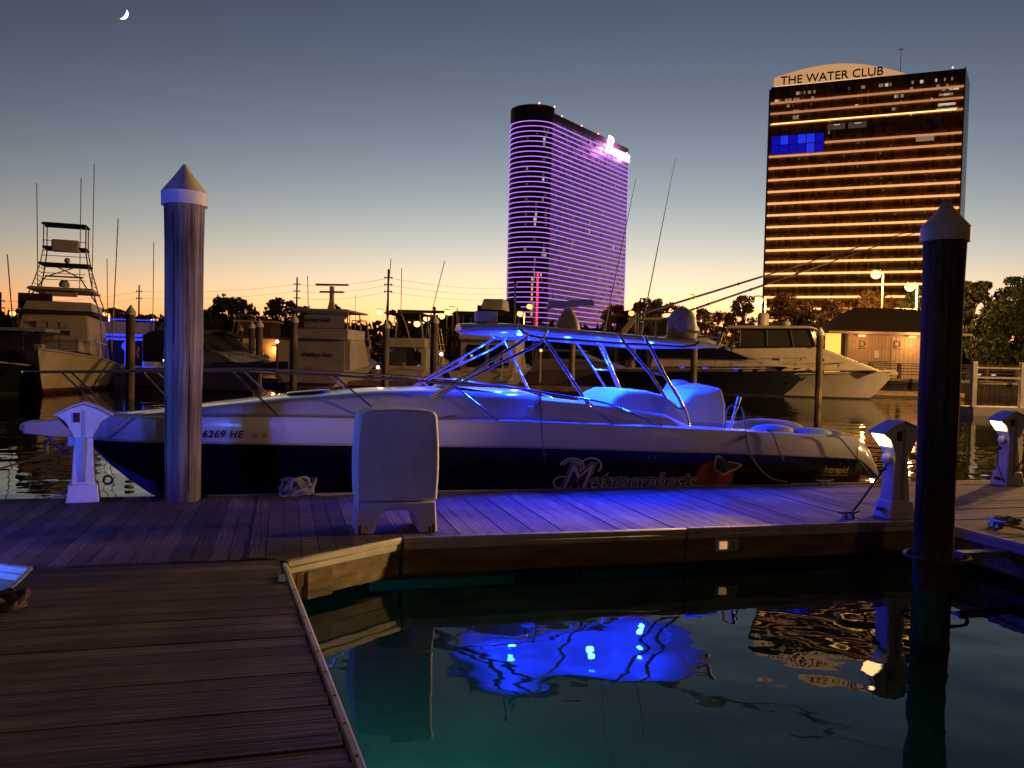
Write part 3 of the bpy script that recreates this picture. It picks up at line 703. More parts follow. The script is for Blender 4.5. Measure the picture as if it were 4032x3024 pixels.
# bow rail
SH = lambda a: hv(a)[0] - .07
RZ = [(-3.2, 1.78), (-2.4, 1.80), (-.6, 1.865), (.6, 1.84), (1.7, 1.79), (2.8, 1.74), (3.8, 1.60), (4.2, 1.55), (5.10, 1.23)]
for s in (-1, 1):
    rp = [(-3.21, s * .12, 1.78)] if s else []
    for k in range(40):
        a = lerp(-3.05, 5.1, k / 39); w = max(SH(max(a, -2.4)) - .03, .17 + (a + 3.05) * .2 if a < -2.0 else 0); rp.append((a, s * w, interp(RZ, a)[0]))
    MB().tube([(-3.26, 0, 1.775)] + rp, .0145, 8).build('bow_rail', 'chrome', mb, smooth=True)
    for atop, abot in ((-2.75, -2.2), (-1.75, -1.2), (-.62, -.05), (.62, 1.25), (1.75, 2.35), (2.1, 2.72), (3.95, 4.35)):
        if atop == 1.75: continue
        za = hv(abot)[1] + .01
        wt = max(SH(max(atop, -2.4)) - .03, .17 + (atop + 3.05) * .2 if atop < -2 else 0)
        MB().tube([(atop, s * wt, interp(RZ, atop)[0]), (abot, s * max(SH(abot), .2), za)], .0125, 8).lathe([(.035, za - .01), (.03, za + .012)], 10, (abot, s * max(SH(abot), .2), 0)).build('stanchion', 'chrome', mb, smooth=True)
# windscreen: low smoked panel on the dash
gr = []
for k in range(13):
    f = k / 12; y = lerp(-1.12, 1.12, f); x0 = 2.05 + .75 * abs(2 * f - 1) ** 2
    gr.append([(x0, y, 1.63 - .10 * abs(2 * f - 1) ** 3), (x0 + .02, y, 1.63 - .10 * abs(2 * f - 1) ** 3), (x0 + .13, y, 1.70 - .08 * abs(2 * f - 1) ** 3), (x0 + .11, y, 1.70 - .08 * abs(2 * f - 1) ** 3)])
MB().loft(gr).build('windscreen', 'dark_glass', mb, smooth=True)
# covers in the cockpit
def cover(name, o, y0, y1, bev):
    return MB().prism(o, y0, y1, 'y').build(name, 'cover_led_tint', mb, bevel=bev, seg=4)
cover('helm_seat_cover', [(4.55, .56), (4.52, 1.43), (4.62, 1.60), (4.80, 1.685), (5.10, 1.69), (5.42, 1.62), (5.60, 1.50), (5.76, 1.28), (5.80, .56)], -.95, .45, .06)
MB().loft([[(5.4, -0.85, 0.57), (6.48, -0.8, 0.57), (6.48, 0.25, 0.57), (5.4, 0.25, 0.57)], [(5.42, -0.84, 1.086), (6.5, -0.78, 1.115), (6.48, 0.22, 1.115), (5.42, 0.22, 1.086)], [(5.62, -0.8, 1.358), (6.53, -0.74, 1.474), (6.5, 0.18, 1.504), (5.64, 0.2, 1.377)], [(5.98, -0.72, 1.668), (6.5, -0.66, 1.727), (6.46, 0.1, 1.785), (5.94, 0.12, 1.688)], [(6.06, -0.62, 1.712), (6.42, -0.58, 1.746), (6.4, 0.02, 1.794), (6.04, 0.02, 1.736)]]).build('leaning_post_cover', 'cover_led_tint', mb, bevel=.05, seg=3)
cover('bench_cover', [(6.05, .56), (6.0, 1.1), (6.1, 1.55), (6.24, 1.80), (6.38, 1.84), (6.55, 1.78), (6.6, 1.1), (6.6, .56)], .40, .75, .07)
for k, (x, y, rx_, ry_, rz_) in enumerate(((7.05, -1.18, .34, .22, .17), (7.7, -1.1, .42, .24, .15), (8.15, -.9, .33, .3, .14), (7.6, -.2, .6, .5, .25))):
    MB().ball((x, y, hv(min(x, 8.2))[1] + .02), (rx_, ry_, rz_ * .55), 14, 10).build('cushion_cover', 'cover_led_tint', mb, smooth=True)
# rod holder at the coaming with a loop of hose
q0, q1 = bl(2872, 1694, 10.75), bl(2912, 1562, 10.75)
MB().tube([q0, q0.lerp(q1, .62), q0.lerp(q1, .63), q1], [.02, .02, .032, .032], 10).build('rod_holder', 'grey_pipe', mb, smooth=True)
def bpath(pts, b): return [bl(x, y, b) for x, y in pts]
def curve(pts, r, name, m):
    P = [pts[0]] + pts + [pts[-1]]; o_ = []
    for k in range(1, len(P) - 2):
        for s in range(6):
            t = s / 6; p0, p1, p2, p3 = P[k - 1:k + 3]
            o_.append(0.5 * ((2 * p1) + (p2 - p0) * t + (2 * p0 - 5 * p1 + 4 * p2 - p3) * t * t + (3 * p1 - p0 - 3 * p2 + p3) * t ** 3))
    o_.append(P[-2])
    return MB().tube(o_, r, 6).build(name, m, mb, smooth=True)
curve(bpath([(2852, 1690), (2862, 1620), (2880, 1597), (2905, 1595), (2925, 1620), (2935, 1690)], 10.45) + bpath([(2942, 1745), (2960, 1800), (2995, 1850), (3040, 1885), (3100, 1898)], 10.36), .012, 'hose', 'rope')
curve(bpath([(3020, 1690), (3045, 1712), (3062, 1760), (3085, 1812)], 10.36), .011, 'fender_line', 'rope')
curve(bpath([(3255, 1716), (3300, 1722), (3330, 1750), (3420, 1862), (3440, 1884)], 10.34), .012, 'stern_line', 'rope')
curve(bpath([(2128, 1540), (2131, 1660), (2138, 1760), (2147, 1818)], 10.34), .007, 'fender_line', 'rope_dark')
curve(bpath([(2128, 1545), (2110, 1580), (2107, 1605), (2118, 1600), (2126, 1560)], 10.36), .006, 'fender_line', 'rope_dark')
curve(bpath([(520, 1632), (440, 1690), (350, 1740)], 11.2), .012, 'bow_line', 'rope')
q = bl(2090, 1611, 10.50); MB().box(q.x - .035, q.x + .035, q.y - .03, q.y + .05, q.z - .035, q.z + .035).build('side_camera', 'plastic_white', mb, bevel=.008)
q = bl(1745, 1645, 10.5); MB().tube([q + Vector((-.05, .02, -.06)), q, q + Vector((.16, 0, .02))], .018, 7).build('deck_cleat', 'galvanised', mb, smooth=True)
for x, y in ((2552, 1802), (2580, 1802)):
    q = bl(x, y, 10.44); MB().lathe([(.012, -.004), (.013, .004)], 8).build('through_hull', 'chrome', mb).matrix_local = Matrix.Translation(q) @ Matrix.Rotation(math.pi / 2, 4, 'X')
# lettering on the hull; the side leans outwards, so each piece sits just proud of it
def hull_y(a, z):
    hs, zs, hk, zk, hc, zc, zb = hv(a)
    if z >= zk: return -(lerp(hk, hs, (z - zk) / (zs - zk)) + .024)
    t = (zk - z) / (zk - zc); pts = sec_dark(a)
    return -(lerp(pts[0][0], pts[1][0], t / .5) if t < .5 else lerp(pts[1][0], pts[2][0], (t - .5) / .5))
def on_hull(me, m, x0, z0, proud, name='lettering', slope=0.0, close=True):
    for vtx in me.vertices:
        x, z = x0 + vtx.co.x, z0 + vtx.co.y + slope * vtx.co.x
        vtx.co = (x, hull_y(x, z) - proud + vtx.co.z * 0, z)
    me.update()
    return link(name, me, m, mb)
def sub_text(s, size, **kw):
    me = text_mesh(s, size, **kw); b = bmesh.new(); b.from_mesh(me); b.to_mesh(me); b.free(); return me
for s_, sz, x_, z_, shr in (('M', .50, 3.62, .365, .35), ('etamorphosis', .285, 4.03, .37, .3)):
    on_hull(sub_text(s_, sz, shear=shr, offset=.026), 'decal_line', x_, z_, .010, 'lettering_outline', -.012)
    on_hull(sub_text(s_, sz, shear=shr, offset=.016), 'decal_fill', x_, z_, .014, 'lettering_edge', -.012)
    on_hull(sub_text(s_, sz, shear=shr, offset=-.004), 'decal_line', x_, z_, .018, 'lettering', -.012)
def flat_on_hull(pts, m, proud, name):
    vs_ = [(x, hull_y(x, z) - proud, z) for x, z in pts]
    return MB().add(vs_, [tuple(range(len(vs_)))]).build(name, m, mb)
def swirl(cx, cz, r0, r1, a0, a1, w, m, proud, name):
    k = 26; L_, R_ = [], []
    for i_ in range(k):
        f = i_ / (k - 1); an_ = lerp(a0, a1, f); r_ = lerp(r0, r1, f); L_.append((cx + 1.25 * (r_ + w) * math.cos(an_), cz + (r_ + w) * math.sin(an_))); R_.append((cx + 1.25 * (r_ - w) * math.cos(an_), cz + (r_ - w) * math.sin(an_)))
    v_ = [(x, hull_y(x, z) - proud, z) for p in zip(L_, R_) for x, z in p]
    MB().add(v_, [(2 * i_, 2 * i_ + 1, 2 * i_ + 3, 2 * i_ + 2) for i_ in range(k - 1)]).build(name, m, mb)
swirl(3.80, .64, .17, .05, R(-200), R(-520), .011, 'decal_line', .012, 'lettering_flourish')
swirl(3.80, .64, .135, .03, R(-200), R(-500), .008, 'decal_line', .012, 'lettering_flourish')
swirl(4.06, .66, .15, .09, R(170), R(-40), .011, 'decal_line', .012, 'lettering_flourish')
swirl(3.62, .44, .10, .05, R(60), R(300), .009, 'decal_line', .012, 'lettering_flourish')
flat_on_hull([(5.93 + .30 * math.cos(k / 30 * 2 * math.pi), .50 + .24 * math.sin(k / 30 * 2 * math.pi)) for k in range(30)], 'decal_red', .006, 'moon_disc_emblem')
BF = [(5.916, .82), (5.996, .80), (6.054, .733), (6.09, .705), (6.112, .736), (6.148, .717), (6.243, .705), (6.33, .685), (6.345, .655), (6.243, .597), (6.141, .563), (6.068, .515), (6.025, .536), (5.966, .57), (5.905, .60), (5.89, .70), (5.895, .78)]
cx, cz = 6.06, .66
flat_on_hull(BF, 'decal_line', .020, 'butterfly_outline')
flat_on_hull([(cx + (x - cx) * .84, cz + (z - cz) * .78) for x, z in BF], 'decal_fill', .024, 'butterfly_emblem')
on_hull(sub_text('Intrepid', .145, shear=.3, offset=.004, space=.95), 'decal_gold', 7.72, .535, .010, 'lettering', -.04)
flat_on_hull([(7.72, .505), (8.18, .487), (8.18, .476), (7.72, .494)], 'decal_gold', .010, 'lettering_underline')
on_hull(sub_text('6269 HE', .125, shear=.25, offset=.004, space=1.15), 'decal_black', -.98, 1.02, .012, 'registration_number', .02)
flat_on_hull([(-.245, 1.03), (-.19, 1.03), (-.19, 1.095), (-.245, 1.095)], 'decal_gold', .012, 'registration_sticker')

# ------------------------------------------------------------------ far boats
def hull(t, L, B, zb, zs, side='gelcoat_dull', boot='black_boot', rake=1.6, tuck=.72, deck='gelcoat_dull', stripe=None):
    N = 18
    def st(f):
        hb = B / 2 * (1 - max(0, (f - .45) / .55) ** 2.6); hb = max(hb, .03)
        fl = 1 - .62 * max(0, (f - .35) / .65) ** 1.5
        hw = max(hb * tuck * fl, .02); z = zs + (zb - zs) * f ** 1.9
        return hb, hw, z
    def P(f, s, k):   # k 0 waterline .. 1 sheer
        hb, hw, z = st(f); y = lerp(hw, hb, k ** 1.35); zz = lerp(.10, z, k); x = f * lerp(L - rake, L, k ** .8)
        return (x, s * y, zz)
    for s in (-1, 1):
        MB().loft([[P(k / N, s, q) for q in (0, .2, .4, .6, .8, 1)] for k in range(N + 1)], cap=False, closed=False).build('hull_side', side, t, smooth=True)
        MB().loft([[(P(k / N, s, 0)[0], P(k / N, s, 0)[1], .10), (P(k / N, s, 0)[0], P(k / N, s, 0)[1] * .97, -.15), (P(k / N, s, 0)[0] * .99, 0, -.7)] for k in range(N + 1)], cap=False, closed=False).build('hull_bottom', boot, t, smooth=True)
        if stripe:
            MB().loft([[Vector(P(k / N, s, .0)) + Vector((0, s * .012, 0)), Vector(P(k / N, s, .075)) + Vector((0, s * .012, 0))] for k in range(N + 1)], cap=False, closed=False).build('boot_stripe', stripe, t)
        MB().tube([Vector(P(k / N, s, .97)) + Vector((0, s * .02, 0)) for k in range(N + 1)], .04, 6).build('rub_rail', 'gelcoat_grey', t, smooth=True)
    hb, hw, z = st(0)
    MB().add([(0, -hw, -.3), (0, hw, -.3), (0, hw, .1), (0, hb, z), (0, -hb, z), (0, -hw, .1)], [(0, 1, 2, 3, 4, 5)]).build('transom', side, t)
    MB().loft([[(P(k / N, -1, 1)[0], P(k / N, -1, 1)[1], st(k / N)[2] - .02), (P(k / N, 1, 1)[0], 0, st(k / N)[2] + .05), (P(k / N, 1, 1)[0], P(k / N, 1, 1)[1], st(k / N)[2] - .02)] for k in range(N + 1)], cap=False, closed=False).build('deck', deck, t, smooth=True)
    return lambda f, s=1, k=1: Vector(P(f, s, k))
def sup(t, name, m, o, w0, w1=None, bevel=.05):
    zs_ = [p[1] for p in o]; z0, z1 = min(zs_), max(zs_); w1 = w0 if w1 is None else w1
    return MB().shell(o, lambda x, z: lerp(w0, w1, (z - z0) / max(1e-6, z1 - z0))).build(name, m, t, bevel=bevel)
def pane(t, o, w0, w1, zr, m='dark_glass', name='window', proud=.025):   # the same outline on both sides, just proud of the wall
    for s in (-1, 1):
        f = lambda z: lerp(w0, w1, (z - zr[0]) / (zr[1] - zr[0])) + proud
        MB().loft([[(x, s * (f(z) - .05), z) for x, z in o], [(x, s * f(z), z) for x, z in o]]).build(name, m, t)
def rail(t, F, f0, f1, h, n_, r=.022):
    for s in (-1, 1):
        pts = [F(lerp(f0, f1, k / 14), s) + Vector((0, -s * .1, h)) for k in range(15)]
        MB().tube(pts, r, 6).build('bow_rail', 'chrome', t, smooth=True)
        for k in range(n_):
            p = F(lerp(f0, f1, (k + .3) / n_), s) + Vector((0, -s * .1, 0)); MB().tube([p, p + Vector((.15, 0, h))], r * .8, 6).build('stanchion', 'chrome', t)
def pipes(t, segs, r=.03, m='grey_pipe', name='tower_pipe'):
    for s_ in segs: MB().tube(s_, r, 6).build(name, m, t, smooth=True)
def place(name, label, px, py, heading, ref, group='boats moored across the fairway'):
    p = ground(px, py, 0); h = R(heading); t = thing(name, label, 'boat', (p.x - ref * math.cos(h), p.y - ref * math.sin(h), 0), h, group)
    return t

# sportfisherman with tuna tower
t = place('sportfishing_boat', 'cream sportfishing boat with tall pipe lookout tower, bow towards the viewer', 168, 1552, -69, 13.6)
F = hull(t, 15.2, 5.0, 2.15, 1.25, 'cream_hull', 'black_boot', 1.6, .80, stripe='red_boot')
cab = sup(t, 'cabin', 'canvas_tan', [(2.5, 1.3), (11.6, 1.95), (10.8, 2.9), (10.2, 3.85), (2.5, 3.85)], 1.85, 1.5, .12)
sup(t, 'trunk', 'gelcoat_dull', [(9.5, 1.85), (13.0, 2.02), (12.4, 2.35), (11.3, 2.6), (9.5, 2.6)], 1.55, 1.3, .1)
sup(t, 'bridge_brow', 'canvas_dark', [(3.2, 3.82), (10.35, 3.85), (10.2, 4.05), (3.2, 4.1)], 1.75, 1.7, .05)
for k in range(3): MB().box(10.62, 10.72, -.75 + k * .52, -.32 + k * .52, 3.15, 3.5).build('front_window', 'gelcoat_grey', cab)
MB().box(10.80, 10.90, -.85, .75, 2.55, 3.02).build('front_panel', 'canvas_dark', cab)
sup(t, 'flybridge', 'gelcoat_dull', [(4.0, 4.05), (9.4, 4.05), (9.0, 4.55), (4.0, 4.55)], 1.6, 1.5)
MB().box(8.2, 8.35, -1.95, -.4, 4.15, 4.95).build('side_curtain', 'canvas_dark', t)
sup(t, 'tower_hardtop', 'gelcoat_dull', [(4.6, 5.15), (8.8, 5.15), (8.7, 5.3), (6.5, 5.42), (4.7, 5.3)], 1.55, 1.35, .06)
MB().box(8.1, 8.3, -.75, .75, 4.85, 5.14).build('electronics_box', 'gelcoat_grey', t, bevel=.03)
for s in (-1, 1):
    pipes(t, [[(9.6, s * 2.1, 2.1), (8.4, s * 1.85, 3.9), (7.9, s * 1.42, 5.3), (7.3, s * 1.12, 6.6), (7.15, s * 1.0, 7.4), (7.1, s * 1.0, 8.7)],
              [(3.6, s * 2.1, 1.4), (4.6, s * 1.85, 3.9), (5.2, s * 1.42, 5.3), (5.8, s * 1.12, 6.6), (6.0, s * 1.0, 7.4), (6.0, s * 1.0, 8.7)],
              [(8.1, s * 1.6, 4.6), (7.6, s * .8, 5.9), (6.6, -s * .6, 6.6)]], .035)
    for k in range(5):
        z = 5.55 + k * .22; w = lerp(1.42, 1.12, (z - 5.3) / 1.3); x = lerp(7.9, 7.3, (z - 5.3) / 1.3); pipes(t, [[(x, s * w, z), (lerp(5.2, 5.8, (z - 5.3) / 1.3), s * w, z)]], .02)
for z, w, x0, x1 in ((6.62, 1.2, 5.6, 7.5), (7.5, 1.05, 5.9, 7.3)):
    MB().box(x0, x1, -w, w, z - .06, z + .05).build('tower_platform', 'canvas_dark', t, bevel=.02)
for z, x in ((7.05, 7.2), (7.85, 7.15), (5.75, 7.7), (6.1, 7.55), (7.3, 7.2)): pipes(t, [[(x, -1.05, z), (x, 1.05, z)]], .02)
MB().box(6.9, 7.35, -.62, .70, 7.28, 7.92).build('upper_console', 'gelcoat_dull', t, bevel=.08)
sup(t, 'sun_canopy', 'canvas_dark', [(5.8, 8.70), (7.4, 8.70), (7.3, 8.80), (5.9, 8.80)], 1.12, 1.0, .03)
MB().lathe([(.25, 5.42), (.26, 5.6), (.18, 5.75), (.02, 5.8)], 14, (7.2, 0, 0)).build('radar_dome', 'gelcoat_dull', t, smooth=True)
MB().box(7.1, 7.3, -.9, .9, 5.92, 6.0).build('open_array', 'gelcoat_grey', t)
MB().ball((7.0, .1, 6.85), .15).build('searchlight', 'gelcoat_grey', t)
for y, h_ in ((-1.35, 10.9), (.65, 11.4), (1.25, 12.2)): pipes(t, [[(6.5, y, 5.3), (6.6, y * 1.05, h_)]], .025, name='whip_aerial')
pipes(t, [[(7.0, 2.3, 2.0), (7.0, 2.55, 9.3)], [(7.0, -2.3, 2.0), (6.9, -2.7, 7.0)]], .03, name='outrigger')
rail(t, F, .62, .97, .75, 5)
MB().box(14.2, 15.0, -.18, .18, 2.12, 2.30).build('anchor_roller', 'gelcoat_grey', t, bevel=.03)

# blue lit boat seen from the stern
t = place('stern_boat', 'flybridge boat outlined in blue neon light with a glass stern door', 470, 1520, 110, 0)
F = hull(t, 13, 4.3, 2.0, 1.0)
MB().box(3.2, 9, -1.75, 1.75, 1.0, 3.0).build('cabin', 'gelcoat_grey', t, bevel=.1)
MB().box(2.4, 8.5, -1.75, 1.75, 3.0, 3.15).build('flybridge_deck', 'gelcoat_grey', t)
for y0, y1 in ((-1.0, -.02), (.02, 1.0)): MB().box(3.15, 3.19, y0, y1, 1.2, 2.75).build('door_pane', 'dark_glass', t)
for a_ in ((-1.10, -1.02, 1.1, 2.86), (1.02, 1.10, 1.1, 2.86), (-1.1, 1.1, 2.78, 2.90), (-.02, .02, 1.1, 2.8)): MB().box(3.10, 3.14, *a_).build('neon_strip', 'blue_neon', t)
MB().box(2.36, 2.40, -1.75, 1.75, 3.02, 3.14).build('neon_strip', 'blue_neon', t)
MB().box(2.6, 2.66, -1.7, 1.7, 3.15, 3.9).build('flybridge_rail_panel', 'gelcoat_grey', t)
for y in (-1.7, -.6, .5, 1.7): MB().tube([(2.5, y, 3.15), (2.5, y, 4.05)], .03, 6).build('rail_post', 'grey_pipe', t)
MB().tube([(2.5, -1.75, 4.05), (2.5, 1.75, 4.05)], .035, 6).build('rail_pipe', 'blue_neon', t)
MB().box(-.02, .25, -2.0, -1.3, .9, 1.15).build('neon_step', 'blue_neon', t)
MB().box(.0, .05, 1.05, 1.75, 1.3, 1.95).build('side_panel', 'blue_neon', t)
lettering('AH', .55, 'decal_brown', t, (-.03, .75, .52), (0, -1, 0), (0, 0, 1), extrude=.01)
lamp('neon_light', (2.2, 0, 2.4), (.05, .06, 1), 60, t, .3)
pipes(t, [[(3, -1.6, 4), (3.0, -1.6, 9)], [(5, 1.2, 4), (5.2, 1.3, 8.0)]], .025, name='whip_aerial')

# open cruiser with dark canvas roof
t = place('canvas_top_cruiser', 'cruiser with dark arched canvas roof moored behind the tall grey piling', 1000, 1548, -38, 10.2)
F = hull(t, 11.2, 3.7, 1.75, 1.1, 'gelcoat_grey', rake=1.4, deck='gelcoat_dull')
sup(t, 'trunk', 'gelcoat_dull', [(4.0, 1.2), (10.2, 1.65), (9.2, 1.95), (7.6, 2.25), (4.0, 2.2)], 1.5, 1.1, .1)
sup(t, 'windscreen', 'smoke_glass', [(5.2, 2.2), (7.8, 2.2), (6.6, 3.15), (5.2, 3.15)], 1.35, 1.1, .03)
MB().loft([[(x, y, z) for y, z in ((-1.5, 3.0), (-1.0, 3.3), (0, 3.42), (1.0, 3.3), (1.5, 3.0), (1.4, 2.95), (0, 3.32), (-1.4, 2.95))] for x in (1.2, 6.9)]).build('canvas_roof', 'canvas_dark', t, smooth=True)
for s in (-1, 1): MB().box(1.2, 3.4, s * 1.4 - .03, s * 1.4 + .03, 1.5, 3.0).build('side_curtain', 'canvas_dark', t)
pipes(t, [[(5.0, -1.45, 1.4), (5.4, -1.4, 3.1)], [(3.4, -1.45, 1.3), (3.5, -1.4, 3.1)]], .04, 'canvas_dark', 'canopy_frame')
rail(t, F, .45, .96, .65, 6)

def convertible(name, label, px, py, hd, L, B, text, hard=True, z_fb=3.0, top=4.6, width=None, text_sz=.42, canvas=False, group='boats moored across the fairway'):
    t = place(name, label, px, py, hd, 0, group)
    F = hull(t, L, B, 2.1, 1.15)
    w = B / 2 - .3
    cab = MB().loft([[(2.6, -w, 1.1), (2.6, w, 1.1), (L * .62, w * .9, 1.3), (L * .62, -w * .9, 1.3)], [(2.6, -w, z_fb), (2.6, w, z_fb), (L * .55, w * .8, z_fb), (L * .55, -w * .8, z_fb)]]).build('cabin', 'gelcoat_dull', t, bevel=.08)
    for y0, y1 in ((-w * .75, -.1), (.25, w * .75)): MB().box(2.56, 2.585, y0, y1, 1.5, z_fb - .35).build('bulkhead_window', 'dark_glass', cab)
    MB().box(2.55, 2.58, -.06, .2, 1.1, z_fb - .3).build('cabin_door', 'gelcoat_grey', cab)
    MB().loft([[(1.9, -w, z_fb), (1.9, w, z_fb), (L * .55, w * .8, z_fb), (L * .55, -w * .8, z_fb)], [(1.9, -w, z_fb + .7), (1.9, w, z_fb + .7), (L * .58, w * .75, z_fb + .75), (L * .58, -w * .75, z_fb + .75)]]).build('flybridge', 'gelcoat_dull', t, bevel=.06)
    if hard:
        sup(t, 'hardtop', 'gelcoat_dull', [(1.6, top), (L * .5, top), (L * .5 - .1, top + .14), (1.7, top + .16)], w + .1, w - .05, .05)
        pipes(t, [[(2.0, s * (w - .1), z_fb + .6), (2.1, s * (w - .1), top)] for s in (-1, 1)] + [[(L * .45, s * (w - .3), z_fb + .6), (L * .42, s * (w - .3), top)] for s in (-1, 1)], .05, 'gelcoat_dull', 'hardtop_post')
        MB().box(1.95, 1.98, -w * .85, w * .6, z_fb + .75, top - .25).build('clear_curtain', 'gelcoat_grey', t)
    if canvas:
        MB().loft([[(x, y, z) for y, z in ((-w, top - .1), (-w * .5, top + .12), (0, top + .18), (w * .5, top + .12), (w, top - .1), (0, top + .05))] for x in (1.6, L * .45)]).build('canvas_top', 'canvas_dark', t, smooth=True)
        pipes(t, [[(x, s * w, z_fb + .6), (x + .2, s * w, top - .05)] for s in (-1, 1) for x in (1.8, 3.2, L * .4)], .03, 'grey_pipe', 'canopy_frame')
    MB().box(-.5, 0, -B / 2 + .25, B / 2 - .25, .32, .42).build('swim_platform', 'gelcoat_grey', t, bevel=.03)
    MB().box(.02, .12, -.9, .9, .95, 1.2).build('transom_cap', 'gelcoat_dull', t)
    if text: lettering(text, text_sz, 'decal_brown', t, (-.03, 0, .58), (0, -1, 0), (0, 0, 1), extrude=.01, align='CENTER')
    return t, F, w
t, F, w = convertible('convertible_boat', 'beige convertible with a cross shaped mast on its hardtop, stern to the water', 1218, 1528, 84, 13, 4.4, None, True, 3.2, 5.05)
MB().box(1.2, 1.26, -w, w, .9, 3.0).build('cockpit_curtain', 'gelcoat_dull', t)
lettering('Ashley Ann', .44, 'decal_brown', t, (1.17, -.1, 2.02), (0, -1, 0), (0, 0, 1), extrude=.012, align='CENTER')
lettering('Jersey Girl', .40, 'decal_brown', t, (1.92, .2, 4.35), (0, -1, 0), (0, 0, 1), extrude=.01, align='CENTER')
MB().box(1.15, 1.19, -.55, .55, .98, 1.38).build('vent_panel', 'gelcoat_grey', t)
MB().prism([(-.30, 5.2), (.30, 5.2), (.14, 5.9), (.14, 6.9), (-.14, 6.9), (-.14, 5.9)], 4.0, 4.3, 'x').build('mast', 'gelcoat_dull', t, bevel=.04)
for z, hw_ in ((6.45, .85), (6.95, 1.15)): MB().box(4.0, 4.3, -hw_, hw_, z, z + .12).build('mast_arm', 'gelcoat_dull', t, bevel=.03)
pipes(t, [[(4, 1.6, 4.9), (4, 1.7, 7.6)]], .03, name='whip_aerial')
t, F, w = convertible('convertible_boat', 'small beige cabin boat with one square dark stern window and red lettering', 1560, 1520, 84, 11, 4.0, 'THE DENU', False, 2.9, 4.6, text_sz=.4)
MB().box(2.50, 2.54, -1.05, .75, 1.75, 2.75).build('square_window', 'dark_glass', t)
pipes(t, [[(2.4, s * 1.5, 3.4), (2.0, s * 1.2, 5.4)] for s in (-1, 1)] + [[(5, s * 1.4, 3.4), (4.8, s * 1.2, 5.4)] for s in (-1, 1)], .05, 'gelcoat_dull', 'hardtop_post')
MB().box(1.6, 5.6, -1.5, 1.5, 5.4, 5.5).build('hardtop', 'canvas_dark', t, bevel=.03)
pipes(t, [[(2.2, 1.6, 3.5), (2.2, 1.15, 9.6)], [(2.2, -1.6, 3.5), (2.2, -3.0, 9.5)], [(3, .5, 5.5), (3, .5, 9.0)]], .03, name='outrigger')
MB().tube([(1.0, -1.2, 2.6), (1.2, -.7, 3.4), (1.4, -.3, 4.6), (1.5, .1, 5.4)], .05, 6).build('ladder_rail', 'gelcoat_dull', t, smooth=True)
t, F, w = convertible('convertible_boat', 'large beige convertible with dark canvas bridge top behind the forward hardtop frame', 1890, 1528, 80, 15, 5.0, None, False, 3.6, 5.6, canvas=True)
MB().box(2.0, 2.03, -1.2, .9, 3.75, 4.2).build('bridge_panel', 'canvas_dark', t)
MB().box(2.52, 2.56, .2, 1.7, 2.4, 3.0).build('square_window', 'dark_glass', t)
for k in range(5):
    MB().box(-.3 + k * .25, .05 + k * .25, -2.35, -1.6, .55 + k * .34, .62 + k * .34).build('step', 'gelcoat_grey', t)
pipes(t, [[(-.4, y, .5), (1.0, y, 2.4), (1.2, y, 2.9)] for y in (-2.4, -1.55)], .04, 'gelcoat_dull', 'ladder_rail')
MB().lathe([(.35, 0), (.38, .06), (.2, .1)], 16).build('life_ring', 'gelcoat_dull', t, smooth=True).matrix_local = Matrix.Translation((1.85, -1.55, 2.5)) @ Matrix.Rotation(-math.pi / 2, 4, 'Y')
sup(t, 'wing_hardtop', 'gelcoat_grey', [(3.4, 6.0), (6.6, 6.0), (6.4, 6.9), (4.2, 6.9)], .9, .8, .1)

# cruiser behind the cockpit
t = place('express_cruiser', 'white cruiser with long dark window band seen through the hardtop frame', 2475, 1530, -28, 11.2)
F = hull(t, 12.4, 3.9, 1.75, 1.2, 'gelcoat_grey', rake=1.5)
sup(t, 'trunk', 'gelcoat_grey', [(3.0, 1.25), (11.0, 1.6), (9.8, 2.0), (8.2, 2.35), (6.5, 3.0), (3.0, 3.0)], 1.55, 1.1, .1)
pane(t, [(3.4, 2.3), (8.0, 2.38), (6.6, 2.92), (3.4, 2.92)], 1.55, 1.1, (1.25, 3.0))
sup(t, 'roof', 'gelcoat_grey', [(2.2, 3.0), (7.0, 3.0), (6.6, 3.14), (2.4, 3.16)], 1.35, 1.2)
pipes(t, [[(2.6, s * 1.3, 3.1), (3.2, s * 1.2, 4.1), (4.2, s * 1.15, 4.15)] for s in (-1, 1)], .05, 'gelcoat_grey', 'radar_arch')
MB().box(10.9, 11.5, -.3, .3, 1.7, 2.35).build('windlass_cover', 'gelcoat_dull', t, bevel=.05)
rail(t, F, .5, .97, .6, 6)
# dark hulled yacht
t = place('dark_yacht', 'large yacht with dark hull and black wedge windscreen, bow to the open fairway', 3085, 1562, -30, 13.4)
F = hull(t, 15.2, 4.6, 2.2, 1.7, 'dark_hull', rake=1.8, deck='gelcoat_dull')
for s in (-1, 1):
    MB().loft([[F(k / 12, s, .86) + Vector((0, s * .012, 0)), F(k / 12, s, 1.0) + Vector((0, s * .012, 0))] for k in range(13)], cap=False, closed=False).build('white_sheer_band', 'gelcoat_dull', t)
sup(t, 'trunk', 'gelcoat_dull', [(4.0, 1.8), (14.0, 2.12), (12.6, 2.42), (10.8, 2.62), (4.0, 2.62)], 1.75, 1.35, .12)
sup(t, 'windscreen', 'dark_glass', [(4.0, 2.62), (11.4, 2.62), (9.6, 3.25), (8.6, 3.55), (4.0, 3.55)], 1.6, 1.3, .04)
sup(t, 'brow', 'gelcoat_dull', [(3.0, 3.55), (9.0, 3.55), (7.4, 4.15), (3.0, 4.2)], 1.65, 1.35, .08)
MB().box(5.9, 7.5, -1.42, 1.42, 4.16, 4.32).build('dark_coaming', 'dark_hull', t, bevel=.04)
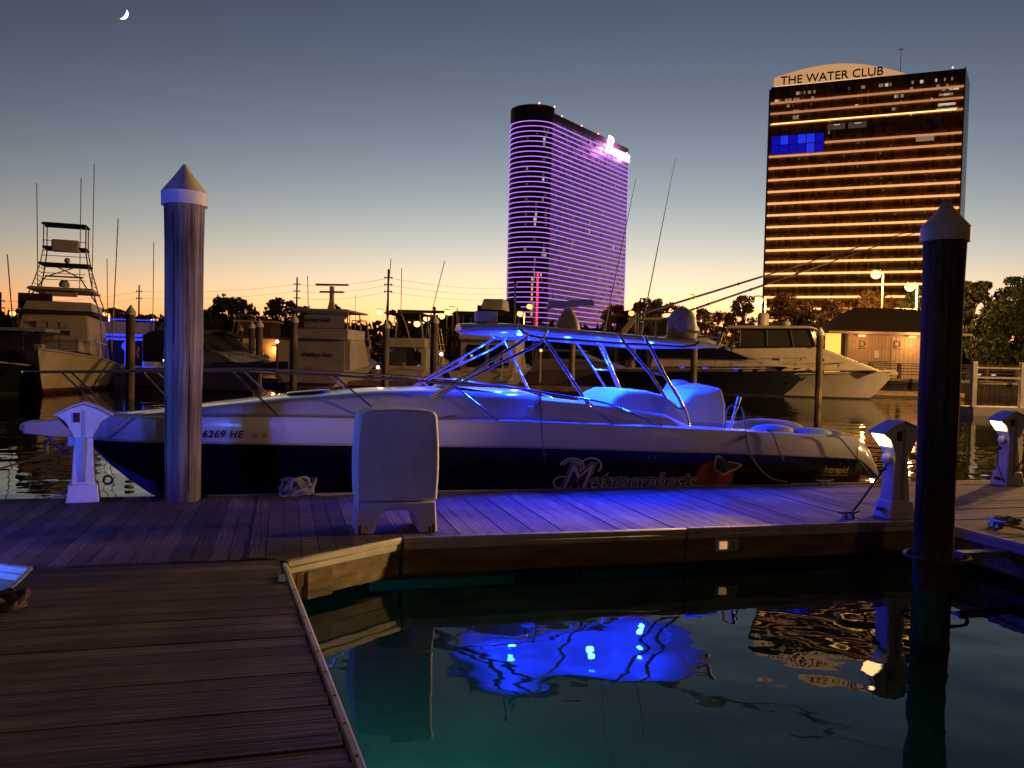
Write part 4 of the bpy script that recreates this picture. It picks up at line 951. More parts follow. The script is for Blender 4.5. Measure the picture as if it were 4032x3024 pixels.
sup(t, 'upper_windscreen', 'smoke_glass', [(4.2, 4.3), (7.0, 4.3), (6.5, 5.35), (4.2, 5.35)], 1.2, 1.05, .03)
for x0, x1 in ((6.95, 6.45), (4.2, 4.3), (5.6, 5.5)): pipes(t, [[(x0, s * 1.24, 4.3), (x1, s * 1.1, 5.4)] for s in (-1, 1)], .06, 'gelcoat_dull', 'pillar')
sup(t, 'hardtop', 'gelcoat_dull', [(1.8, 5.38), (6.9, 5.38), (6.5, 5.56), (2.0, 5.6)], 1.3, 1.15, .06)
for s in (-1, 1): MB().loft([[(x, s * 1.35 - .06, z), (x + .5, s * 1.35 - .06, z), (x + .5, s * 1.35 + .06, z), (x, s * 1.35 + .06, z)] for x, z in ((1.2, 4.2), (2.2, 5.4))]).build('arch_leg', 'gelcoat_dull', t)
MB().box(3.2, 5.0, -.12, .12, 5.95, 6.05).tube([(4.1, 0, 5.6), (4.1, 0, 5.95)], .15, 8).build('open_array', 'dark_hull', t)
MB().ball((3.0, .3, 6.0), (.4, .4, .42)).tube([(3.0, .3, 6.3), (3.0, .3, 6.9)], .03, 6).build('radar_dome', 'canvas_dark', t, smooth=True)
rail(t, F, .5, .98, .6, 7)
MB().box(14.3, 15.3, -.12, .12, 1.75, 1.95).tube([(15.2, 0, 1.9), (14.6, 0, 1.2)], .07, 6).build('anchor', 'chrome', t, bevel=.03)
for x_ in (6.5, 8.2, 10.4): MB().box(x_, x_ + .35, -2.28, -2.24, 1.85, 1.93).build('deck_light', 'blue_neon', t)
# white flybridge yacht
t = place('flybridge_yacht', 'white flybridge yacht with glazed wheelhouse moored before the little hip roofed building', 3425, 1572, -27, 12.4)
F = hull(t, 14.0, 4.5, 2.05, 1.5, 'gelcoat_grey', rake=1.6)
sup(t, 'trunk', 'gelcoat_dull', [(3.0, 1.6), (13.0, 2.0), (11.6, 2.55), (10.0, 3.2), (8.8, 3.6), (3.0, 3.5)], 1.9, 1.3, .15)
whl = sup(t, 'wheelhouse', 'smoke_glass', [(3.6, 3.5), (8.9, 3.62), (8.4, 4.85), (3.6, 4.75)], 1.5, 1.3, .04)
MB().loft([[(3.5, s * 1.53, 3.45), (8.95, s * 1.40, 3.58), (8.95, s * 1.40, 3.68), (3.5, s * 1.53, 3.55)] for s in (-1, 1)]).build('window_sill', 'dark_hull', whl)
for x0, x1 in ((8.85, 8.4), (7.4, 7.1), (5.6, 5.5), (3.65, 3.65)): pipes(t, [[(x0, s * 1.5, 3.55), (x1, s * 1.33, 4.85)] for s in (-1, 1)], .07, 'dark_hull', 'pillar')
sup(t, 'roof', 'gelcoat_grey', [(2.6, 4.80), (8.7, 4.86), (8.5, 5.02), (2.8, 5.08)], 1.65, 1.5, .06)
MB().lathe([(.42, 5.06), (.42, 5.75), (.35, 6.0), (.05, 6.08)], 16, (5.0, 0, 0)).build('satellite_dome', 'gelcoat_grey', t, smooth=True)
MB().ball((6.6, .3, 5.25), (.3, .3, .25)).build('small_dome', 'gelcoat_grey', t, smooth=True)
for x_ in (9.0, 6.0): MB().box(x_, x_ + .5, -1.62, -1.55, 2.55, 2.75).build('port_light', 'dark_glass', t)
MB().box(6.4, 7.2, -2.20, -2.14, .95, 1.12).build('hull_port', 'dark_glass', t)
rail(t, F, .45, .99, .65, 8)
MB().box(13.2, 14.1, -.15, .15, 1.7, 1.95).build('anchor_roller', 'gelcoat_dull', t, bevel=.03)
# boats at the far left edge and further back
t = place('dark_cruiser', 'dark hardtop cruiser at the edge of the picture left of the lookout tower', -60, 1560, -75, 10)
F = hull(t, 11, 3.8, 1.6, 1.0, 'dark_hull')
sup(t, 'cabin', 'smoke_glass', [(3, 1.1), (8, 1.3), (7, 2.9), (3, 2.9)], 1.6, 1.4); sup(t, 'roof', 'gelcoat_grey', [(2.4, 2.9), (7.4, 2.9), (7.2, 3.05), (2.5, 3.05)], 1.7, 1.6)
for k, (px, py, hd, L, lab) in enumerate(((628, 1478, 80, 10, 'distant cabin boat with pale tower between the two tall pilings'), (1398, 1476, 95, 9, 'distant small boat between the two beige stern cabins'),
                                          (1668, 1470, 75, 9, 'distant small boat beside the piling left of the large convertible'), (2350, 1466, 70, 10, 'distant pale boat behind the radar on the hardtop'), (2560, 1462, 110, 9, 'distant boat behind the satellite dome on the hardtop'), (905, 1470, 85, 10, 'distant pale boat in front of the orange lit marina house'))):
    t, F, w = convertible('distant_boat', lab, px, py, hd, L, 3.4, None, k % 2 == 0, 2.6, 4.1, canvas=k % 2 == 1)
    pipes(t, [[(3, s * w, 3.0), (3.3, s * w * .6, 6.4)] for s in (-1, 1)] + [[(4.6, s * w, 3.0), (4.3, s * w * .6, 6.4)] for s in (-1, 1)] + [[(3.4, .4, 4), (3.6, .5, 10.5 - k)]], .03, 'grey_pipe', 'tower_pipe')
    MB().box(3.0, 4.6, -w * .6, w * .6, 6.35, 6.42).build('tower_canopy', 'gelcoat_grey', t)

# ------------------------------------------------------------------ far pilings and docks
PN = ['standing right of the lookout tower boat', 'in front of the cabin with the mast', 'right of the canvas roofed cruiser', 'left of the pair behind the canvas roof', 'smaller one beyond the canvas roof',
      'before the small cabin with the square window', 'just left of the large convertible', 'thin one between two beige cabins', 'seen through the hardtop frame', 'before the dark hulled yacht', 'before the white flybridge yacht']
for k, (px, ty, w_) in enumerate(((515, 1200, 33), (1159, 1236, 28), (1022, 1256, 26), (992, 1265, 22), (950, 1284, 15), (1521, 1260, 27), (1712, 1238, 29), (1413, 1308, 12), (2257, 1262, 22), (2737, 1270, 26), (3231, 1289, 26))):
    Y = .37 * FPX / w_; p = at(px, ty, Y)
    piling('wooden piling with white cone cap ' + PN[k], (p.x, p.y, 0), .195, .18, p.z - .42, .42, 0, 'far pilings', segs=14)
def float_dock(name, label, p, q, wd):
    p, q = Vector(p), Vector(q); d = q - p; t = thing(name, label, 'dock', (*p, 0), math.atan2(d.y, d.x)); L = d.length
    MB().box(0, L, 0, wd, .40, .45).build('deck_surface', 'deck_wood', t); MB().box(0, L, -.04, 0, .15, .44).build('fascia_board', 'old_timber', t); MB().box(0, L, .05, wd, -.2, .39).build('float', 'black_plastic', t)
float_dock('far_dock', 'long low dock behind the sterns of the far boats', (-40, 58), (8, 54), 2.2)
float_dock('far_finger_dock', 'short low dock between the yachts on the far side', (8, 64), (34, 62), 2.0)
for k, (px, py, lab) in enumerate(((1488, 1446, 'beside the small cabin boat'), (1405, 1420, 'between the two beige cabins'), (1738, 1395, 'left of the large convertible'), (1318, 1380, 'right of the cabin with the mast'), (1092, 1345, 'left of the cabin with the mast'), (2058, 1384, 'behind the front of the hardtop frame'), (640, 1420, 'left of the tall grey piling'), (2130, 1380, 'seen under the hardtop'))):
    p = at(px, py, 57 + k); t = thing('dock_light', 'tiny lit dock light post ' + lab, 'dock light', (p.x, p.y, .43), 0, 'small lights along the far dock'); h = p.z - .43
    MB().box(-.07, .07, -.07, .07, 0, h - .1).build('post', 'gelcoat_grey', t); MB().ball((0, 0, h), .11, 8, 6).build('globe', 'sodium_pale' if k % 2 else 'lamp_white', t)
gd = thing('gangway_frame', 'white post and rail frame on the far dock at the picture edge', 'gate frame', ground(3830, 1600, .43), R(4))
MB().box(-.15, 3.6, -.3, 1.5, -.45, -.02).build('landing', 'gelcoat_grey', gd)
for x in (0, 2.42): MB().box(x - .11, x + .11, -.11, .11, -.02, 2.15).build('post', 'plastic_white', gd, bevel=.01)
for z in (1.35, 1.82): MB().box(.11, 2.31, -.03, .03, z, z + .08).build('rail', 'plastic_white', gd)

# ------------------------------------------------------------------ the little building, railing, cars
bp = at(3400, 1400, 84); bl_ = thing('pump_house', 'small tan clad building with dark hip roof and brown letter D signs', 'building', (bp.x, bp.y, 1.15), R(-3))
W0, W1, DP, HH = -1.6, 9.5, 7.0, 4.7
MB().box(W0, W1, 0, DP, 0, HH).build('wall', 'siding', bl_)
for k in range(34): MB().box(W0 + .1 + k * .33, W0 + .13 + k * .33, -.03, 0, .05, HH - .1).build('batten', 'siding', bl_)
cdo = MB().box(2.7, 6.0, -.07, -.032, .05, 4.25).build('cladding_door', 'canvas_tan', bl_)
for k in range(8): MB().box(2.75 + k * .41, 2.80 + k * .41, -.10, -.071, .1, 4.2).build('door_batten', 'siding', cdo)
lettering('D', 1.05, 'decal_brown', bl_, (2.85, -.12, 3.2), (1, 0, 0), (0, 0, 1), extrude=.01); MB().box(2.8, 3.75, -.115, -.105, 3.03, 3.09).build('underline', 'decal_brown', bl_)
lettering('D', .95, 'decal_brown', bl_, (-.55, -.05, 3.2), (1, 0, 0), (0, 0, 1), extrude=.01); MB().box(-.6, .15, -.05, -.04, 3.03, 3.09).build('underline', 'decal_brown', bl_)
MB().box(1.05, 1.5, -.06, -.03, 2.1, 2.85).build('notice_board', 'plastic_white', bl_)
MB().add([(W0 - 2.2, -.8, HH - .05), (W1 + .8, -.8, HH - .05), (W1 + .8, DP + .8, HH - .05), (W0 - 2.2, DP + .8, HH - .05), (.1, DP / 2, HH + 2.7), (W1 - 3.2, DP / 2, HH + 2.7)], [(0, 1, 5, 4), (1, 2, 5), (2, 3, 4, 5), (3, 0, 4), (3, 2, 1, 0)]).build('roof', 'shingle', bl_)
MB().box(W0 - 2.2, W1 + .8, -.86, -.80, HH - .2, HH + .04).build('gutter', 'canvas_tan', bl_)
MB().box(W0 - 1.85, W0 - .3, 1.2, 1.3, .5, HH - .15).build('lit_opening', 'window_gold', bl_)
MB().box(W0 - .28, W0 + .0, 1.0, 1.4, 0, HH - .1).build('porch_post', 'rail_wood', bl_)
MB().box(4.2, 4.8, -.9, -.6, 4.2, 4.4).build('added_eave_lamp', 'sodium', bl_); lamp('added_eave_light', (4.5, -1.6, 3.9), (1, .42, .14), 230, bl_, .2); lamp('added_eave_light', (-.5, -1.8, 3.9), (1, .42, .14), 110, bl_, .2)  # eave lamps are added, put in to warm the front wall
MB().box(-.8, -.2, -.9, -.6, 4.2, 4.4).build('added_eave_lamp', 'sodium', bl_)
fn = thing('shore_railing', 'dark timber railing along the shore in front of the hip roofed building', 'railing', (0, 0, 1.32))
A_, B_ = Vector((at(3330, 1400, 74).x, 74.5, 0)), Vector((60, 68.5, 0)); d_ = (B_ - A_); nn = 13
for k in range(nn + 1):
    p = A_ + d_ * (k / nn); MB().box(p.x - .14, p.x + .14, p.y - .14, p.y + .14, 0, 1.35).build('post', 'rail_wood', fn)
for z in (.35, .62, .88, 1.12, 1.3):
    MB().loft([[A_ + Vector((0, -.03, z)), A_ + Vector((0, .03, z)), A_ + Vector((0, .03, z + .07)), A_ + Vector((0, -.03, z + .07))], [B_ + Vector((0, -.03, z)), B_ + Vector((0, .03, z)), B_ + Vector((0, .03, z + .07)), B_ + Vector((0, -.03, z + .07))]]).build('rail', 'rail_wood', fn)
def car(label, px, py, Y, rz, m):
    p = at(px, py, Y); t = thing('parked_car', label, 'car', (p.x, p.y, 1.15), rz, 'cars parked behind the railing')
    MB().shell([(-2.2, .35), (2.2, .35), (2.25, .75), (1.2, .95), (.6, 1.42), (-1.2, 1.45), (-1.9, 1.0), (-2.25, .9)], lambda x, z: .88 if z < 1.0 else .68).build('body', m, t, bevel=.08)
    MB().shell([(-1.65, 1.0), (1.0, 1.0), (.58, 1.37), (-1.15, 1.40)], lambda x, z: .89 - .2 * (z - 1.0) / .4 * 1.0).build('windows', 'dark_glass', t)
    for x in (-1.4, 1.4):
        for y in (-.86, .70):
            w_ = MB().lathe([(.32, 0), (.32, .18)], 14).build('wheel', 'black_plastic', t); w_.matrix_local = Matrix.Translation((x, y + .17, .32)) @ Matrix.Rotation(math.pi / 2, 4, 'X')
    for y in (-.6, .6): MB().box(2.18, 2.27, y - .18, y + .18, .62, .76).build('headlight', 'room_bright', t, bevel=.02)
car('dark car with glinting headlight behind the railing right of the dark piling', 3905, 1400, 80, R(-130), 'dark_hull')
car('parked car with pale roof glint furthest right behind the railing', 3990, 1400, 83, R(-40), 'navy_hull')

# ------------------------------------------------------------------ marina house and low buildings behind
mp = at(940, 1340, 118); mh = thing('marina_house', 'low orange lit marina house behind the far pilings', 'building', (mp.x, mp.y, 1.15), 0)
MB().box(-6, 5.5, 0, 8, 0, 3.2).build('wall', 'siding', mh); MB().box(-6.5, 6, -.6, 8.5, 3.2, 3.5).build('roof', 'shingle', mh)
MB().box(-1, 4, 2, 7, 3.5, 5.6).build('upper_storey', 'rail_wood', mh); MB().box(-1.4, 4.4, 1.6, 7.4, 5.6, 5.85).build('upper_roof', 'siding', mh)
for x, z in ((-5.2, 2.2), (-2.0, 1.7), (5.2, 1.6)):
    MB().box(x - .3, x + .3, -.25, -.05, z, z + .55).build('wall_lamp', 'sodium', mh); lamp('wall_lamp_light', (x, -.7, z + .1), (1, .42, .1), 260, mh, .2)
for x0, x1 in ((-2.6, -1.2), (-1.0, .2)): MB().box(x0, x1, -.03, 0, .8, 1.6).build('lit_window', 'window_gold', mh)
gp = at(1660, 1262, 300); pg = thing('parking_garage', 'low parking garage with long strips of warm light left of the violet tower', 'building', (gp.x, gp.y, 1.15), 0)
for k in range(4):
    MB().box(-9, 24, 0, 20, 6 + k * 3.2, 7.2 + k * 3.2).build('parapet', 'tower_crown', pg)
    if k > 1: MB().box(-8, -1 + k * 4, .6, 1.0, 7.3 + k * 3.2, 7.75 + k * 3.2).build('light_strip', 'sodium_pale', pg)
MB().box(-9, 24, 1, 20, 0, 18.5).build('core', 'canvas_dark', pg)
pp = at(1930, 1240, 380); po = thing('podium_building', 'plain grey podium block at the foot of the violet tower', 'building', (pp.x, pp.y, 1.15), 0)
MB().box(-6, 14, 0, 30, 0, 26).build('block', 'tower_crown', po); MB().box(-1, 12, 4, 24, 26, 29).build('plant_room', 'tower_crown', po)

# ------------------------------------------------------------------ violet tower
VC = Vector((8.2, 431.5, 0)); VR = 12.1; VD = Vector((.580, .8146, 0)); VN = Vector((VD.y, -VD.x, 0)); VL = 84
vt = thing('violet_tower', 'tall hotel tower with rounded end and violet light line at every floor', 'tower', (VC.x, VC.y, 1.15), math.atan2(VD.y, VD.x))
def capsule(r, L0=0.0, L1=VL, nose=True, n_=20):     # local: x along the slab, nose at x<0; visible side is y<0
    o = [(r * math.cos(an_), r * math.sin(an_)) for an_ in [R(90) + R(180) * k / n_ for k in range(n_ + 1)]]
    return o + [(L1 - 3, -r), (L1 - .8, -r + .8), (L1, -r + 3), (L1, r - 3), (L1 - 3, r)]
ZTOP = 124.2
MB().prism(capsule(VR), 0, ZTOP, 'z').build('facade', 'tower_glass', vt, smooth=True)
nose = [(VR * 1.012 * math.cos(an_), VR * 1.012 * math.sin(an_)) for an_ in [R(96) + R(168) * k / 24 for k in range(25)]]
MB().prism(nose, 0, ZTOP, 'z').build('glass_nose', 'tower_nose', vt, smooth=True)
MB().prism(capsule(VR * .995), ZTOP, 127.6, 'z').build('parapet', 'tower_crown', vt, smooth=True)
MB().prism([(VR * 1.02 * math.cos(an_), VR * 1.02 * math.sin(an_)) for an_ in [R(90) + R(180) * k / 24 for k in range(25)]], ZTOP, 130.3, 'z').build('nose_parapet', 'tower_crown', vt, smooth=True)
DZF = (122.9 - 24.2) / 39
c0, c1 = capsule(VR * 1.015, 0, VL + .2), capsule(VR * 1.04, 0, VL + .4)
for k in range(42):
    z = 122.9 - k * DZF - 1.15
    m_ = MB(); N_ = len(c0)
    m_.add([(x, y, z) for x, y in c0] + [(x, y, z) for x, y in c1] + [(x, y, z + .32) for x, y in c1] + [(x, y, z + .32) for x, y in c0],
           [(j, (j + 1) % N_, N_ + (j + 1) % N_, N_ + j) for j in range(N_)] + [(N_ + j, N_ + (j + 1) % N_, 2 * N_ + (j + 1) % N_, 2 * N_ + j) for j in range(N_)] + [(2 * N_ + j, 2 * N_ + (j + 1) % N_, 3 * N_ + (j + 1) % N_, 3 * N_ + j) for j in range(N_)])
    m_.build('light_line', 'violet_led', vt)
rnd = random.Random(4)
for k in range(70):     # rooms with lamps on
    fl = rnd.randrange(0, 38); z = 122.9 - fl * DZF - 2.9
    if k < 48:
        an_ = R(rnd.choice((222, 224, 240, 243, 246, 200, 250))); rr = VR * 1.016; c = Vector((rr * math.cos(an_), rr * math.sin(an_), z)); tv = Vector((-math.sin(an_), math.cos(an_), 0))
    else:
        c = Vector((rnd.choice((20, 21, 38, 52, 66)) + rnd.uniform(-1, 1), -VR - .03, z)); tv = Vector((1, 0, 0))
    w_ = rnd.uniform(.35, .8); nrm_ = Vector((tv.y, -tv.x, 0)) * .06
    MB().loft([[c - tv * w_ + nrm_ * q, c + tv * w_ + nrm_ * q, c + tv * w_ + nrm_ * q + Vector((0, 0, 1.5)), c - tv * w_ + nrm_ * q + Vector((0, 0, 1.5))] for q in (0, 1)]).build('lit_window', rnd.choice(('room_warm', 'room_dim', 'room_dim', 'room_warm', 'room_bright')), vt)
for an_, z0, z1, m_, w_ in ((R(232), 1, 49, 'red_led', .5), (R(219), 24, 45, 'amber_strip', .45)):
    for k in range(int((z1 - z0) / DZF)):
        rr = VR * 1.03; c = Vector((rr * math.cos(an_), rr * math.sin(an_), z0 + k * DZF)); tv = Vector((-math.sin(an_), math.cos(an_), 0))
        MB().loft([[c - tv * w_ + Vector((0, 0, h)), c + tv * w_ + Vector((0, 0, h)), c * 1.004 + tv * w_ + Vector((0, 0, h)), c * 1.004 - tv * w_ + Vector((0, 0, h))] for h in (0, 1.9 if m_ == 'red_led' else rnd.uniform(.5, 1.7))]).build('neon_tube', m_, vt)
for x, y, z in ((-9, -9, 130.7), (0, -12.3, 130.7), (8, -11.8, 128), (28, -11.8, 128), (46, -11.8, 128), (64, -11.8, 128), (82, -9.5, 128)):
    MB().ball((x, y, z), .45, 8, 6).build('beacon', 'beacon', vt)
sg = thing('roof_sign', 'glowing pink script sign near the roof of the violet tower', 'sign', vt.matrix_world.translation, 0)
sg.location = VC + VD * 52 + VN * (VR + .6) + Vector((0, 0, 1.15 + 119.4)); sg.rotation_euler = (0, 0, math.atan2(VD.y, VD.x))
lettering('B', 14.5, 'pink_sign', sg, (0, -.2, 0), (1, 0, 0), (0, 0, 1), extrude=.25, shear=.35, offset=.22)
lettering('orgata', 9.0, 'pink_sign', sg, (8.4, -.2, 0), (1, 0, 0), (0, 0, 1), extrude=.25, shear=.35, offset=.16, space=.9)
lamp('sign_light', (13, -5, 4), (1, .3, .95), 7000, sg, 2.0)

# ------------------------------------------------------------------ gold lit tower
gA = at(3034, 420, 440); gB = at(3797, 285, 406); gA.z = gB.z = 0; gd_ = (gB - gA); GW = gd_.length
gt = thing('gold_tower', 'dark glass hotel tower striped with gold light ledges and an arched crown', 'tower', (gA.x, gA.y, 1.15), math.atan2(gd_.y, gd_.x))
GH = 147.6
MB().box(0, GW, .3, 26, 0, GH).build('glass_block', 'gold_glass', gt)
MB().prism([(GW, -.6), (GW + .6, -.6), (GW + 5.4, 26), (GW, 26)], 0, GH + 1.2, 'z').build('side_wall', 'gold_side', gt)
MB().box(-.9, 0, -.6, 26, 0, GH - .5).build('side_wall', 'gold_side', gt)
MB().box(0, GW, 0, 26, GH, GH + .8).build('roof_edge', 'tower_crown', gt)
ZL = [GH - 8.2 - k * 5.55 for k in range(3)] + [GH - 25 - 5.6] + [GH - 36.2 - k * 6.17 for k in range(20)]
mm = MB()
for k in range(61):
    x = GW * k / 60; mm.box(x - .09, x + .09, .1, .3, 0, GH)
tag(mm.build('mullion', 'mullion', gt), kind='stuff')
mm = MB()
for k in range(48): mm.box(0, GW, .14, .3, k * 3.08 + 1.2, k * 3.08 + 1.42)
tag(mm.build('transom_bar', 'mullion', gt), kind='stuff')
for k, z in enumerate(ZL):
    if z < 4: continue
    x0 = 27.5 if k == 3 else 0
    MB().box(x0, GW, -.55, .25, z, z + .95).build('light_ledge', 'ledge%02d' % min(19, max(0, k - 2)), gt)
MB().box(1, GW - 3, -.65, -.56, ZL[2] + .3, ZL[2] + .85).build('bright_strip', 'ledge19', gt)
for i_ in range(6):
    for j_ in range(2):
        z = ZL[4] + 1.6 + j_ * 5.0
        MB().box(1.2 + i_ * 4.35, 5.1 + i_ * 4.35, .0, .09, z, z + 4.5).build('blue_window', 'room_blue_hot' if rnd.random() < .15 else 'room_blue', gt)
for k in range(110):
    x = rnd.random() * (GW - 3) + 1; lvl = rnd.random() ** 2.2; z = GH - 3.5 - lvl * 110 - 0; z = math.floor(z / 3.08) * 3.08 + 1.6
    if ZL[4] < z < ZL[2] and x < 29: continue
    m_ = 'room_dim' if lvl > .25 else rnd.choice(('room_dim', 'room_warm', 'room_warm', 'room_bright'))
    MB().box(x, x + rnd.choice((.6, .9, 1.4)), .03, .1, z, z + 1.5).build('lit_window', m_, gt)
for x0 in (11.5, 13.0):
    for z in (GH - 8, GH - 14, GH - 17): MB().box(x0, x0 + 1.2, .03, .1, z, z + 2.0).build('lit_window', 'room_warm', gt)
for x0 in (28.5, 38.5): MB().box(x0, x0 + 8.5, .02, .1, ZL[2] - 4.6, ZL[2] - 1.6).build('lit_window', 'room_dim', gt); MB().box(x0 + 3, x0 + 6, -.02, .015, ZL[2] - 2.4, ZL[2] - 2.0).build('lit_window', 'room_bright', gt)
MB().box(70, 78, .02, .1, ZL[4] + 3.2, ZL[4] + 5.6).build('lit_window', 'room_warm', gt)
for k in range(14): MB().box(78 + rnd.random() * 10, 79.2 + rnd.random() * 9, .02, .1, GH - 9 - k % 5 * 2.4, GH - 8 - k % 5 * 2.4).build('lit_window', 'room_bright' if k % 2 else 'room_warm', gt)
o = [(1, 0)] + [(1 + 66 * k / 24, 5.8 * (1 - (k / 24) ** 3) + 4.6 * math.sin(math.pi * (k / 24) ** .95)) for k in range(25)] + [(67, 0)]
cr_ = MB().prism([(x, GH + .8 + z) for x, z in o], 3.0, 4.0, 'y').build('arched_crown', 'lamplit_glow', gt)  # lamplight on the crown panel, put in as an even glow
MB().box(2, 48, 2.0, 2.4, GH + .8, GH + 1.7).build('crown_glow_strip', 'uplight_glow', gt)  # glowing strip in place of lamps lighting the letters from below
lettering('THE WATER CLUB', 6.0, 'decal_black', gt, (4.5, 1.6, GH + 2.2), (1, 0, 0), (0, 0, 1), extrude=.3, space=1.0, name='sign_letters', offset=.05)
MB().ball((GW - 5, 1, GH + 2.2), .4, 8, 6).build('beacon', 'beacon', gt)
MB().tube([(62, 6, GH + .8), (62, 6, GH + 16)], .15, 6).tube([(60.5, 6, GH + 15.5), (63.5, 6, GH + 15.5)], .15, 6).build('roof_mast', 'wire', gt)

# ------------------------------------------------------------------ street lamps
SL = [(50, 1234, 120, 'sodium'), (410, 1240, 110, 'sodium'), (592, 1254, 150, 'lamp_white'), (1358, 1242, 190, 'sodium'), (1495, 1229, 170, 'sodium_pale'), (1642, 1276, 130, 'sodium_pale'), (1680, 1254, 150, 'sodium_pale'), (1739, 1245, 160, 'sodium_pale'), (1763, 1231, 175, 'sodium_pale'), (1779, 1220, 180, 'sodium_pale'),
      (2047, 1236, 120, 'sodium'), (2085, 1207, 150, 'sodium'), (2486, 1234, 110, 'sodium'), (2723, 1171, 100, 'sodium'), (2985, 1184, 120, 'sodium_pale'), (3449, 1081, 105, 'sodium_pale'), (3583, 1130, 92, 'sodium_pale'), (3861, 1119, 120, 'sodium_pale')]
SN = ['left of the lookout tower boat', 'between the lookout tower and the tall grey piling', 'with white light just left of the tall grey piling', 'in the treeline left of the tall utility pole', 'just left of the tall utility pole', 'lowest of those in front of the parking garage', 'second of the row over the parking garage from the utility pole',
      'third of the row over the parking garage from the utility pole', 'fourth of the row over the parking garage from the utility pole', 'highest of the row left of the violet tower', 'lower one in front of the rounded tower end', 'upper one in front of the rounded tower end', 'between the violet tower and the outrigger poles', 'behind the radar of the dark hulled yacht',
      'at the left foot of the gold tower', 'high in front of the gold tower ledges', 'with banner beside the dark capped piling', 'in the trees right of the dark capped piling']
for k, (px, py, Y, m_) in enumerate(SL):
    p = at(px, py, Y); t = thing('street_lamp', 'lit street lamp ' + SN[k], 'street lamp', (p.x, p.y, 1.15), 0, 'street lamps along the far shore'); h = p.z - 1.15
    rr = .0052 * Y * (1.15 if m_ != 'sodium' else 1.0) * (1.0 if k in (15, 16, 14) else .68)
    ax = rr * 1.6
    MB().tube([(ax, .2, 0), (ax, .2, h + rr * .5)], .11, 8).build('pole', 'concrete', t); arm_ = MB().tube([(ax, .2, h + rr * .3), (0, .1, h + rr * 1.05)], .06, 6).build('arm', 'concrete', t)
    MB().box(-rr * .8, rr * .8, -rr * .5, rr * .5, h + rr * .75, h + rr * 1.0).build('hood', 'concrete', arm_, bevel=.02)
    MB().ball((0, 0, h), (rr, rr, rr * .9), 12, 8).build('globe', m_, arm_, smooth=True)
    if k == 16:
        MB().box(ax - 2.0, ax - .1, .15, .2, h - 6.2, h - 2.4).build('banner', 'canvas_tan', t)
    if k in (14, 15, 16): lamp('street_light', (0, -.9, h - 1.2), (1, .50, .14), 5200, t, .3)
    if k in (1, 4, 10, 13): lamp('street_light', (0, -.9, h - 1.0), (1, .46, .12), 1500, t, .3)
# unseen lamps out of frame, right and behind, which give the warm light
for k, (x, y, z, wt) in enumerate(((62, 50, 9, 9000), (26, 30, 10, 4500), (15, -42, 12, 1900), (36, 41, 10, 24000))):  # the last is an extra lamp, added to brighten the far boats
    t = thing('street_lamp', 'lit street lamp ' + ('on the shore beyond the white gate frame', 'on the near shore beyond the side walkway', 'on the quay behind the near walkway', 'added out of view to brighten the far boats')[k], 'street lamp', (x, y, .4), 0, 'street lamps along the far shore')
    MB().tube([(0, 0, -2), (0, 0, z)], .12, 8).build('pole', 'concrete', t); MB().ball((-.6, 0, z), .35, 12, 8).build('globe', 'sodium', t, smooth=True); MB().tube([(0, 0, z), (-.6, 0, z + .3)], .07, 6).build('arm', 'concrete', t)
    lamp('street_light', (-1.1, 0, z - .5), (1, .53, .17), wt, t, .35)

# ------------------------------------------------------------------ utility poles and wires
UP = [(1530, 1060, 210, 3, 'tall dark utility pole left of the violet tower'), (1170, 1092, 260, 3, 'utility pole with three crossarms over the cabin with the mast'), (548, 1122, 280, 2, 'utility pole right of the lookout tower boat'), (2, 1150, 200, 2, 'utility pole at the edge left of the lookout tower'), (1711, 1208, 150, 1, 'short utility pole with one crossarm over the piling')]
tops = []
for px, py, Y, n_, lab in UP:
    p = at(px, py, Y); h = p.z - 1.15; t = thing('utility_pole', lab, 'utility pole', (p.x, p.y, 1.15), 0, 'utility poles along the road')
    MB().tube([(0, 0, 0), (0, 0, h)], [.34, .24], 8).build('pole', 'pole_wood', t)
    for k in range(n_):
        z = h - 2.2 - k * 1.75 * (Y / 210); ca_ = MB().box(-1.05, 1.05, -.12, .12, z, z + .22).build('crossarm', 'pole_wood', t)
        for s in (-.9, .9): MB().tube([(s, 0, z - .35), (s, 0, z + .3)], .09, 6).build('insulator', 'pole_wood', ca_)
    tops.append((p, h, n_, Y))
for (pa, ha, na, Ya), (pb, hb, nb, Yb) in ((tops[0], tops[1]), (tops[1], tops[2]), (tops[2], tops[3])):
    t = thing('power_lines', 'sagging power lines between ' + ('the two tallest utility poles' if Ya == 210 else 'the pole over the mast and the pole by the lookout tower' if Ya == 260 else 'the two leftmost utility poles'), 'power line', (pa.x, pa.y, 1.15), 0)
    for k in range(min(na, nb)):
        q0 = Vector((0, 0, ha - 2.2 - k * 1.75 * (Ya / 210))); q1 = Vector((pb.x - pa.x, pb.y - pa.y, hb - 2.2 - k * 1.75 * (Yb / 210)))
        MB().tube([q0.lerp(q1, f / 10) + Vector((0, 0, -1.1 * 4 * (f / 10) * (1 - f / 10))) for f in range(11)], .035, 4).build('wire', 'wire', t)
p, h, n_, Y = tops[0]; q = at(2000, 1135, 330)
t = thing('power_lines', 'power lines running from the tallest utility pole behind the violet tower', 'power line', (p.x, p.y, 1.15), 0)
for k in range(3):
    q0 = Vector((0, 0, h - 2.2 - k * 1.75)); q1 = Vector((q.x - p.x, q.y - p.y, q.z - 1.15 - k * 2.2)); MB().tube([q0.lerp(q1, f / 10) + Vector((0, 0, -1.1 * 4 * (f / 10) * (1 - f / 10))) for f in range(11)], .035, 4).build('wire', 'wire', t)

